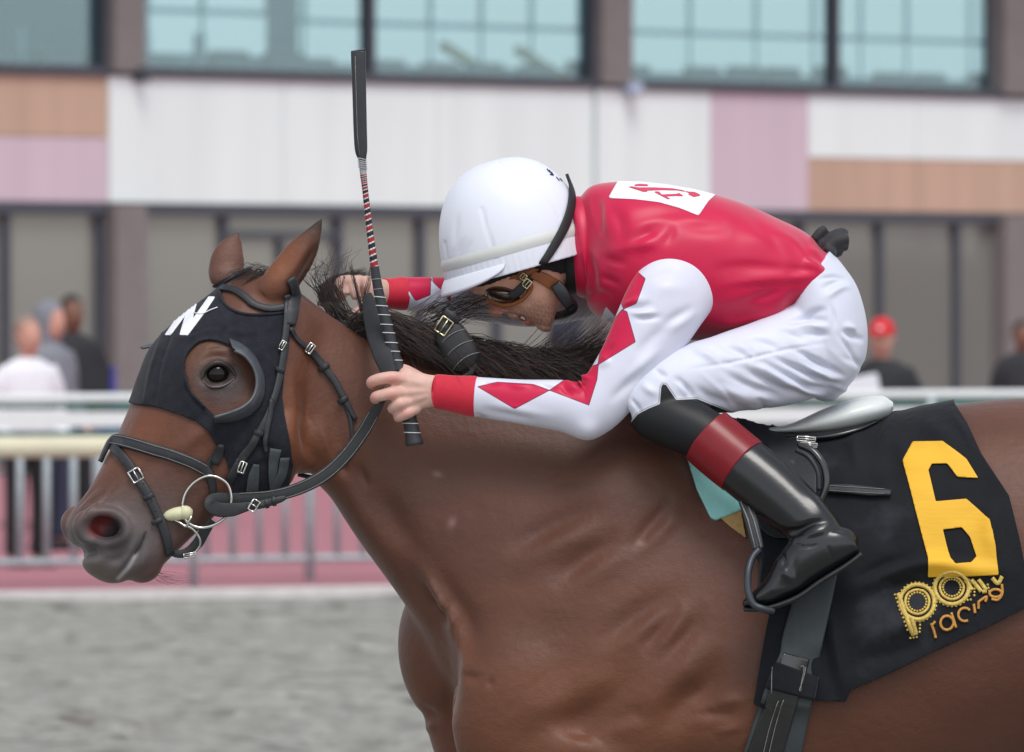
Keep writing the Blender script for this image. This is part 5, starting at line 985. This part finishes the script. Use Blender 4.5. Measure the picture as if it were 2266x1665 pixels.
# --- boots
M_redl = mat('red_boot_top', lin(122, 14, 26), rough=.36, var=.08, vscale=30, spec=.35, coat=.1)
M_boot = mat('black_boot_leather', lin(15, 16, 20), rough=.3, var=.25, vscale=25, bump=.15, bscale=60, bdist=.002, spec=.5, coat=.25)
def boot(sg):
    d = lambda v: v*sg
    sh = [tube([(1632, 1022, d(318), 60, 58), (1645, 1034, d(321), 67, 60), (1705, 1082, d(345), 66, 58), (1762, 1132, d(372), 60, 52), (1800, 1168, d(390), 54, 48), (1832, 1200, d(396), 46, 44)], m=40, n=36),
          loft([(1880, 1176, 1904, 1222, d(398), 34), (1838, 1160, 1872, 1248, d(398), 46), (1775, 1176, 1816, 1284, d(398), 50), (1724, 1226, 1770, 1314, d(398), 48), (1692, 1282, 1722, 1334, d(398), 44), (1660, 1314, 1678, 1344, d(398), 34), (1640, 1332, 1646, 1346, d(398), 16)], m=50, n=36, L=(0, 0)), blob((1866, 1200, d(397)), (34, 34, 40))]
    V, F = remesh(sh, .0036, 7); N = normals(V, F)
    if sg < 0:
        for l, a, w in (([(1710, 1176), (1760, 1176), (1800, 1158), (1848, 1148)], -10, 8), ([(1712, 1190), (1760, 1195), (1810, 1178), (1860, 1165)], 6, 8), ([(1735, 1185), (1756, 1205), (1790, 1210), (1830, 1200)], -4, 3), ([(1830, 1203), (1842, 1235), (1852, 1258)], -3, 3), ([(1760, 1220), (1758, 1260), (1764, 1290)], -4, 8), ([(1728, 1250), (1742, 1275), (1760, 1288)], 5, 8), ([(1720, 1215), (1735, 1240), (1730, 1265)], -5, 7), ([(1700, 1310), (1740, 1305), (1790, 1290)], 3, 8), ([(1820, 1180), (1850, 1170), (1880, 1180)], -4, 6), ([(1780, 1080), (1820, 1130), (1840, 1150)], 3, 10)): stroke(V, N, l, a, w)
    o = mk('boot', V, F, M_boot, jock)
    mk('boot_top', *tube([(1564, 966, d(293), 68, 61), (1590, 988, d(302), 69, 62), (1616, 1010, d(311), 69, 62), (1643, 1032, d(320), 68.5, 61)], m=40, n=48), M_redl, o)
    mk('sole', *loft([(1903, 1221, 1911, 1230, d(398), 30), (1868, 1247, 1874, 1258, d(398), 42), (1812, 1282, 1818, 1293, d(398), 46), (1766, 1314, 1770, 1326, d(398), 46), (1718, 1334, 1722, 1346, d(398), 42), (1676, 1344, 1680, 1354, d(398), 34), (1644, 1344, 1646, 1354, d(398), 20)], m=40, n=24), mat('boot_sole', lin(44, 46, 48), .6, var=.2, vscale=60), o)
boot(-1); boot(1)
# --- stirrups hang from the saddle
for sg in (-1, 1):
    d = 398*sg
    mk('stirrup_leather', *freestrap([(1640, 1080, -335 if sg < 0 else 335), (1662, 1150, d*.93), (1678, 1216, d*.985)], [30, 30, 26], 8, 24), M_leather, saddle)
    if sg < 0:
        for sh in (-9, 4): mk('stitching', *tubeW(Wn(np.array([(1648+sh, 1110, -356), (1664+sh, 1150, -378), (1680+sh, 1212, -400)])), .0014, 5), M_thread, saddle)
    mk('stirrup_iron', *wire([(1680, 1216, d), (1664, 1236, d-10), (1655, 1270, d-26), (1656, 1310, d-36), (1668, 1338, d-40), (1690, 1348, d-40), (1712, 1352, d-30)], 8.5, m=40), mat('dark_iron', lin(62, 66, 72), .4, metal=.5), saddle)
    mk('stirrup_iron', *wire([(1680, 1216, d), (1686, 1240, d+20), (1682, 1290, d+40), (1684, 1340, d+42), (1700, 1354, d+30)], 6, m=30), mat('dark_iron_inner', lin(62, 66, 72), .4, metal=.5), saddle)
# --- helmet
hc = np.array([1140., 564., 0]); ef = np.array([-.963, .27, 0]); eu_ = np.array([-.25, -.968, 0]); e3 = np.array([0, 0, 1.])
def dome(t, ph, sc=1.0, extra=0):
    a = np.where(np.cos(t) > 0, 163, 170); ct, st_ = np.cos(t), np.sin(t); cp, sp = np.abs(np.cos(ph))**.8, np.sign(np.sin(ph))*np.abs(np.sin(ph))**.95
    return hc+ef*((a*sc+extra)*cp*ct)[..., None]+e3*((140*sc+extra)*cp*st_)[..., None]+eu_*((214*sc+extra)*sp)[..., None]
tt = np.linspace(0, 2*np.pi, 180, endpoint=False); ph = np.linspace(-.16, np.pi/2-.004, 100); PH, TT = np.meshgrid(ph, tt, indexing='ij')
hv = Wn(dome(TT, PH).reshape(-1, 3)); hf = ringfaces(100, 180, False); hf.append([99*180+k for k in range(180)])
hq4 = np.array(hf[:-1]); hn = normals(hv, hq4)
if hn[50*180+135, 1]*(hv[50*180+135, 1]) < 0: hn = -hn
for l in (Z4([(605, 480), (660, 680), (740, 920)]), Z4([(740, 110), (820, 150), (940, 200), (1060, 290), (1160, 400), (1250, 560)]), Z4([(310, 760), (325, 870), (345, 970)])): stroke(hv, hn, l, -3.2, 2.6, taper=False)
for l in (Z4([(480, 700), (430, 820), (410, 960)]), Z4([(540, 720), (480, 840), (450, 980)]), Z4([(1350, 620), (1400, 590), (1430, 560)]), Z4([(420, 500), (400, 640), (380, 800)])): stroke(hv, hn, l, -2.6, 6)
M_helm = mat('white_helmet_cover', lin(222, 225, 236), rough=.4, var=.015, vscale=8, bump=.08, bscale=700, bdist=.0004, spec=.4)
helm = mk('helmet', hv, hf, M_helm, jock, label='white fabric covered helmet')
HLB = bvh_of(hv, hf)
def ringband(p0, p1, ex, m=6):
    ph = np.linspace(p0, p1, m); P, T = np.meshgrid(ph, tt, indexing='ij'); e = np.sin(np.linspace(0, np.pi, m))[:, None]*ex; return Wn(dome(T, P, 1.0, 0.8+e*np.ones_like(T)).reshape(-1, 3)), ringfaces(m, 180, False)
mk('band', *ringband(.02, .13, 2.5), mat('grey_satin_band', lin(206, 208, 206), .45, var=.03), helm)
ruf = dome(TT[:1].repeat(8, 0), np.linspace(-.15, .01, 8)[:, None]*np.ones((1, 180)), 1.0, 1.5+1.2*np.sin(TT[:1]*110)); mk('ruching', Wn(ruf.reshape(-1, 3)), ringfaces(8, 180, False), M_helm, helm)
br = []; ta = np.linspace(-1.42, 1.42, 70)
for f in np.linspace(0, 1, 8):
    e = (1-np.abs(ta/1.421)**4)**.6; base = dome(ta, np.full_like(ta, -.05), 1.0, 3.6); br.append(Wn(base+(ef*np.cos(ta)[:, None]*.75+e3*np.sin(ta)[:, None]*.5)*(f*26*e)[:, None]-eu_*((f*22+f*f*12)*e)[:, None]))
G = np.stack(br, 0).reshape(-1, 3); i, j = np.meshgrid(np.arange(7), np.arange(69), indexing='ij'); FF = np.stack([i*70+j, i*70+j+1, (i+1)*70+j+1, (i+1)*70+j], -1).reshape(-1, 4); T3 = np.vstack([FF[:, [0, 1, 2]], FF[:, [0, 2, 3]]])
mk('brim', *solid(G, T3, .006), M_helm, helm)
M_navy = mat('navy_print', lin(40, 44, 90), .6)
for l in ([(1160, 140), (1180, 165)], [(1178, 150), (1200, 185)], [(1195, 165), (1212, 190)], [(1235, 205), (1260, 235)], [(1262, 215), (1285, 240)], [(1185, 185), (1210, 190)]):
    P, _ = drape([tuple(np.array(Z4([q])[0])+np.array([-6, 7])) for q in l], HLB, 1.2, n=6); mk('lettering', *tubeW(P, .0012, 5), M_navy, helm)
# goggles, strap, chin harness
KB = bvh_of(*merge([(hv, hf), (BV_, BF_.tolist())]))
gog = mk('goggles', *blob((1118, 650, 0), (56, 27, 80), 12, n=48, m=28), mat('brown_lens', lin(58, 36, 26), rough=.05, var=.3, vscale=20, spec=.8, coat=1), jock, label='brown framed riding goggles')
M_brown = mat('brown_leather', lin(150, 92, 54), rough=.5, var=.12, vscale=40, bump=.2, bscale=300, spec=.4)
mk('frame', *wire([(1064, 640, -26), (1085, 628, -50), (1120, 620, -68), (1155, 618, -76), (1174, 628, -80), (1172, 645, -80), (1154, 664, -72), (1130, 675, -58), (1108, 675, -44), (1085, 664, -30), (1070, 652, -22)], 4.6, closed=True, m=80), M_brown, gog)
mk('frame_band', *freestrap([(1050, 634, -20), (1085, 622, -58), (1125, 612, -74), (1165, 600, -86), (1200, 582, -92)], [10, 14, 18, 22, 20], 6, 30), M_brown, gog)
gs = [(1250, 388), (1262, 425), (1260, 462), (1248, 500), (1230, 535), (1206, 574), (1182, 604), (1160, 630)]
M_elastic = mat('black_elastic', lin(26, 27, 30), .6, var=.15, vscale=90, bump=.4, bscale=600, bdist=.0006)
mk('strap', *strap(gs, [20, 24, 24, 23, 21, 18, 17, 16], KB, 5, 5, 6), M_elastic, gog)
mk('strap', *freestrap([(1164, 626, -96), (1148, 644, -94), (1128, 656, -88)], [16, 22, 16], 7, 16), M_elastic, gog)
mk('buckle', *buckle((1166, 628), 18, 15, -50, -100, 2.2), M_brass, gog); mk('buckle', *buckle((1158, 613), 13, 12, -50, -97, 1.8), M_brass, gog)
har = mk('chin_harness', *strap([(1176, 604), (1205, 618), (1232, 636), (1252, 654)], [22, 26, 30, 26], PB, 6, 6, 3), M_brown, jock, label='brown leather chin harness')
mk('lining', *patch(smoothpoly([(1040, 632), (1075, 632), (1120, 616), (1165, 602), (1215, 580), (1262, 545), (1240, 528), (1150, 560), (1050, 600)]), PB, 4, 4., th=3, smooth=3), M_blackcl, helm)
mk('rear_strap', *strap([(1296, 530), (1288, 570), (1272, 608), (1255, 640)], [10, 14, 22, 26], KB, 8, 6, 6), M_brown, har)
mk('ear_pad', *patch(smoothpoly([(1178, 604), (1206, 578), (1252, 548), (1296, 530), (1290, 562), (1268, 596), (1240, 606), (1205, 598)]), PB, 5, 4., th=3, smooth=4), M_blackcl, har)
M_plast = mat('black_plastic', lin(24, 26, 30), .35, var=.05)
mk('clip', *tube([(1228, 628, -84, 12, 6), (1240, 644, -84, 15, 8), (1252, 662, -82, 14, 8), (1262, 678, -76, 12, 8)], m=12, n=16, pw=4), M_plast, har)
mk('chin_cup', *tube([(1258, 664, -80, 12, 8), (1266, 682, -70, 14, 10), (1254, 694, -50, 12, 10), (1238, 700, -20, 10, 10), (1232, 702, 20, 10, 10)], m=24, n=16), M_plast, har)
# gloves tucked into the waistband
def ZG(x, y): return (1700+x/3.304, 440+y/3.304)
def gf(pts, r, d): return tube([(*ZG(x, y), d+q*3, rr) for q, ((x, y), rr) in enumerate(zip(pts, r))], m=20, n=16)
gl = [gf([(330, 300), (380, 245), (425, 215)], [10, 11, 10], -20), gf([(400, 330), (470, 280), (540, 250), (575, 270)], [14, 14, 12, 9], -10), gf([(420, 360), (500, 310), (590, 290)], [15, 15, 10], -22), gf([(430, 380), (520, 340), (585, 355)], [14, 14, 10], -16), gf([(420, 420), (490, 390), (540, 385)], [14, 14, 10], -5), gf([(410, 355), (455, 385), (470, 430)], [9, 11, 9], -34), blob((*ZG(420, 360), -12), (26, 24, 18), -35)]
gV, gF = remesh(gl, .003, 3)
mk('glove', gV, gF, mat('black_glove', lin(40, 41, 44), .7, var=.2, vscale=80, bump=.5, bscale=500, sheen=.2), label='black knitted gloves tucked into the back of white breeches', cat='gloves')
# ------------------------------------------------------------ riding crop
crop = thing('riding_crop', 'black riding crop with red striped shaft held upright by the jockey', 'riding crop', W(905, 960, -196))
M_flap = mat('crop_flap_leather', lin(30, 32, 38), rough=.35, var=.2, vscale=40, bump=.15, bscale=200, spec=.5, coat=.2)
dC = -190
o = mk('flap', *tube([(793, 114, dC, 15, 4), (793, 122, dC, 16.5, 6), (795, 200, dC, 15.5, 7), (797, 280, dC, 15, 7), (799, 330, dC, 14, 7), (801, 349, dC, 10, 7), (801, 352, dC, 9, 7)], m=50, n=24, pw=3), M_flap, crop)
mk('stitching', *tubeW(Wn(np.array([(786, 125, dC-8), (788, 200, dC-9), (791, 300, dC-9), (796, 344, dC-9)])), .0006, 4), M_thread, o)
M_grey = mat('grey_wrap', lin(150, 152, 156), .5, var=.1); M_redth = mat('red_thread', lin(150, 24, 34), .6, var=.1, vscale=200); M_blkth = mat('black_thread', lin(22, 22, 26), .6); M_whth = mat('white_thread', lin(206, 206, 208), .6)
mats = [M_redth, M_whth, M_blkth]
for k in range(5): mk('ring', *tubeW(Wn(np.array([(801.2+k*.35+9*math.cos(a), 352+k*5.0+2.2*math.cos(a), dC+9*math.sin(a)) for a in np.linspace(0, 2*np.pi, 20)])), .0013, 6), M_grey, crop)
pth = catmull([(801, 346, dC, 8), (804, 385, dC, 7.5), (808, 420, dC, 6.6), (817, 500, dC, 7.4), (829, 594, dC, 9)], 200)
v, f = tube(pth, raw=True, n=24); fm = []
for i in range(199):
    for j in range(24):
        if i < 52: fm.append(2 if i < 14 else 3)
        else:
            q = (i+j/24*7) % 14; fm.append(0 if q < 5.5 else 1 if q < 7 else 2 if q < 12.5 else 1)
fm += [2, 2]
mk('shaft', v, f, None, crop, mats=mats+[M_grey], fmat=fm)
gp = [(829, 590, dC, 9.5), (833, 618, dC, 10.5), (841, 660, dC, 11.5), (856, 720, dC-2, 12.2), (874, 790, dC-4, 13), (890, 850, dC-6, 15), (907, 930, dC-8, 16), (914, 965, dC-8, 17.5), (917, 980, dC-8, 20), (918, 986, dC-8, 18)]
M_grip = mat('grip_rubber', lin(44, 46, 50), .6, var=.12, vscale=60, bump=.3, bscale=400)
o = mk('grip', *tube(gp, m=120, n=28), M_grip, crop)
A = catmull(gp, 300); T, Nn, Bb = frames(A[:, :3])
for y in (618, 640, 658, 678, 698, 719, 738, 759, 778, 797, 938, 958):
    i = int(np.argmin(np.abs(A[:, 1]-y))); ro = A[i, 3]+.8; sk = 4 if y > 650 else 1
    P = [A[i, :3]+Bb[i]*ro*math.cos(a)+Nn[i]*ro*math.sin(a)+T[i]*sk*math.cos(a) for a in np.linspace(0, 2*np.pi, 28)]; mk('binding', *tubeW(Wn(np.array(P)), .0009 if y > 650 else .0006, 5), M_whth if y > 650 else M_grey, o)
# ------------------------------------------------------------ spectators and their things beyond the rail
M_dark = mat('dark_jacket_cloth', lin(38, 40, 44), .8, var=.1); M_greyh = mat('grey_hoodie_cloth', lin(124, 128, 136), .85, var=.1); M_swt = mat('white_sweater_knit', lin(228, 228, 234), .85, var=.04, bump=.3, bscale=60)
M_trou = mat('black_trousers', lin(30, 31, 34), .8); M_jean = mat('navy_jeans', lin(44, 50, 72), .8); M_shoe = mat('black_shoes', lin(24, 24, 26), .6)
M_sk1 = mat('spectator_skin', lin(196, 146, 128), .6, var=.05); M_sk2 = mat('spectator_skin_dark', lin(120, 84, 68), .6, var=.05); M_hairb = mat('dark_hair', lin(32, 27, 25), .6); M_hairg = mat('cropped_grey_hair', lin(150, 124, 112), .8); M_capr = mat('red_cap_cloth', lin(205, 32, 44), .7, var=.06)
def tw(rows, m=24, n=16): return tube(rows, m=m, n=n, world=True)
def spectator(px, dist, h, face, label, top, leg, skin, headgear, seated=False, hold=None):
    p = at(px, 700, dist); k = h/1.76; zo = -.42 if seated else 0
    t = thing('person', label, 'person', (p.x, p.y, 0), rz=face)   # faces local -y
    def sc(parts): V, F = merge(parts); V = V*k; V[:, 2] += zo; return V, F
    def rm(parts, v=.014, s=3):
        V, F = remesh(parts, v, s); V = V*k; V[:, 2] += zo; return V, F
    bodyp = [tw([(0, .01, 1.40, .06), (0, 0, 1.50, .056), (0, -.01, 1.54, .06)]), tw([(0, -.02, 1.52, .055, .05), (0, -.025, 1.57, .072, .085), (0, -.015, 1.64, .078, .096), (0, 0, 1.71, .07, .088), (0, 0, 1.75, .035, .045), (0, 0, 1.76, .01, .01)]), tw([(0, -.12, 1.60, .012), (0, -.115, 1.625, .014), (0, -.1, 1.66, .01)], 8, 8), tw([(0, 0, 1.42, .1, .08), (0, 0, 1.1, .1, .08), (0, 0, .9, .1, .08)])]
    for s in (-1, 1):
        bodyp += [tw([(.08*s, 0, 1.64, .012, .02), (.088*s, .01, 1.62, .014, .024)], 4, 8), tw([(.17*s, 0, 1.40, .04), (.23*s, .02, 1.15, .035), (.22*s, -.08, .95, .03), (.2*s, -.16, .88, .036, .02), (.19*s, -.22, .85, .03, .016), (.185*s, -.25, .82, .012, .01)]), tw([(.09*s, 0, .95, .06), (.1*s, -.01, .5, .05), (.1*s, .01, .12, .04), (.1*s, -.05, .05, .04, .04)])]
        for q in range(4): bodyp += [tw([((.165+.016*q)*s, -.23, .855, .009), ((.165+.016*q)*s, -.26, .84, .008), ((.168+.014*q)*s, -.27, .815, .006)], 6, 6)]
        bodyp += [tw([(.165*s, -.17, .885, .012), (.145*s, -.2, .87, .01), (.14*s, -.225, .85, .008)], 6, 6)]
    mk('body', *rm(bodyp, .011, 2), skin, t, local=True)
    tp = [tw([(0, .01, 1.49, .06, .07), (0, .01, 1.45, .15, .09), (0, .01, 1.38, .205, .12), (0, 0, 1.2, .2, .125), (0, 0, 1.02, .185, .12), (0, 0, .92, .18, .115)], 30, 28)]
    for s in (-1, 1): tp += [tw([(.15*s, .01, 1.40, .075), (.215*s, .015, 1.28, .066), (.25*s, .03, 1.12, .056), (.24*s, -.05, .99, .052), (.215*s, -.13, .9, .045)])]
    V, F = rm(tp, .014, 3); N = normals(V, F); V = V+N*(fbm(V[:, 0]+V[:, 1], V[:, 2], 12, 14, 2)*.0016)[:, None]; mk('top', V, F, top, t, local=True)
    if not seated:
        mk('trousers', *rm([tw([(0, 0, .97, .165, .115), (0, 0, .85, .175, .12)])]+[tw([(.085*s, 0, .9, .095), (.1*s, -.01, .5, .075), (.1*s, .01, .1, .07)]) for s in (-1, 1)]), leg, t, local=True)
        for s in (-1, 1): mk('shoe', *sc([tw([(.1*s, .07, .05, .045, .05), (.1*s, 0, .05, .05, .05), (.1*s, -.1, .04, .05, .04), (.1*s, -.19, .03, .035, .028)])]), M_shoe, t, local=True)
    if headgear[0] == 'cap':
        V, F = sc([tw([(0, 0, 1.655, .092, .105), (0, .0, 1.69, .092, .104), (0, .005, 1.74, .075, .085), (0, .005, 1.775, .035, .04), (0, .005, 1.78, .01, .01)]), tw([(0, -.07, 1.672, .075, .012), (0, -.12, 1.668, .07, .01), (0, -.17, 1.655, .045, .008)])]); c = mk('cap', V, F, headgear[1], t, local=True)
        mk('cap_badge', *sc([tw([(0, -.1, 1.70, .02, .012), (0, -.108, 1.705, .02, .012)], 3)]), M_swt, c, local=True)
    elif headgear[0] == 'hood': mk('hood', *sc([tw([(0, .04, 1.46, .1, .09), (0, .03, 1.56, .1, .1), (0, .025, 1.66, .105, .115), (0, .02, 1.74, .085, .1), (0, .02, 1.785, .03, .04)])]), headgear[1], t, local=True)
    else: mk('hair', *sc([tw([(0, .03, 1.6, .084, .085), (0, .022, 1.67, .088, .098), (0, .01, 1.73, .076, .092), (0, .005, 1.77, .035, .045), (0, .005, 1.78, .008, .01)])]), headgear[1], t, local=True)
    return t
spectator(62, 59.6, 1.75, .5, 'man in white sweater and black trousers standing behind the rail', M_swt, M_trou, M_sk1, ('hair', M_hairg))
spectator(112, 64, 1.86, .9, 'person in grey hooded top standing behind the man in white', M_greyh, M_jean, M_sk1, ('hood', M_greyh))
spectator(160, 70, 1.93, .3, 'dark haired person in dark jacket behind the grey hooded person', M_dark, M_trou, M_sk2, ('hair', M_hairb))
spectator(1952, 59.5, 1.74, -.2, 'person in red cap and black jacket behind the saddle', M_dark, M_trou, M_sk1, ('cap', M_capr))
M_nv = mat('navy_jacket_cloth', lin(48, 54, 68), .8, var=.1)
spectator(1245, 61.5, 1.78, 3.3, 'person in navy hooded jacket with back turned behind the jockey\'s arm', M_nv, M_trou, M_sk1, ('hood', M_nv))
spectator(2262, 76, 1.72, .2, 'dark haired person in dark clothes standing alone beside a green bench', M_dark, M_trou, M_sk2, ('hair', M_hairb))
# folding chair, bag, programme
p = at(232, 700, 69); ch = thing('folding_chair', 'blue folding camp chair with black backrest in front of the grandstand column', 'chair', (p.x, p.y, 0), rz=.5)
M_blue = mat('blue_nylon', lin(66, 70, 150), .7, var=.08)
part('backrest', rbox(-.15, .15, .2, .23, 1.0, 1.38, .012), M_dark, ch); part('backrest_side', rbox(-.2, -.152, .19, .24, .9, 1.36, .01), M_blue, ch); part('backrest_side', rbox(.152, .2, .19, .24, .9, 1.36, .01), M_blue, ch); part('seat', rbox(-.2, .2, -.2, .19, .8, .86, .015), M_blue, ch)
for x in (-.18, .18):
    part('leg', tubeW([(x, -.18, 0), (x, -.18, .8)], .012), M_steel, ch, smooth=True); part('leg', tubeW([(x, .22, 0), (x, .22, .9)], .012), M_steel, ch, smooth=True); part('armrest', rbox(x-.025, x+.025, -.2, .18, 1.0, 1.03, .008), M_dark, ch)
p = at(188, 700, 71.5); bagt = thing('bag', 'small tan bag lying on the green bench beneath the chair', 'bag', (p.x, p.y, .78))
vb, fb = remesh([tw([(p.x, p.y, .79, .12, .1), (p.x, p.y, .86, .14, .12), (p.x, p.y, .96, .12, .1), (p.x, p.y, 1.0, .05, .04)])], .012, 3); M_tanb = mat('tan_bag_leather', lin(190, 160, 130), .7)
mk('bag_body', vb, fb, M_tanb, bagt); mk('handle', *tubeW([(p.x-.08, p.y, .98), (p.x-.06, p.y, 1.06), (p.x, p.y, 1.1), (p.x+.06, p.y, 1.06), (p.x+.08, p.y, .98)], .01), M_tanb, bagt)
p = at(1905, 862, 58.6); vp, fp = rbox(-.13, .13, -.02, .0, -.09, .09, .006); a = -.2; R = np.array([[math.cos(a), 0, math.sin(a)], [0, 1, 0], [-math.sin(a), 0, math.cos(a)]])
mk('paper', vp@R.T+np.array(p), fp, M_swt, smooth=False, label='white folded race programme held in front of the black jacket', cat='paper')
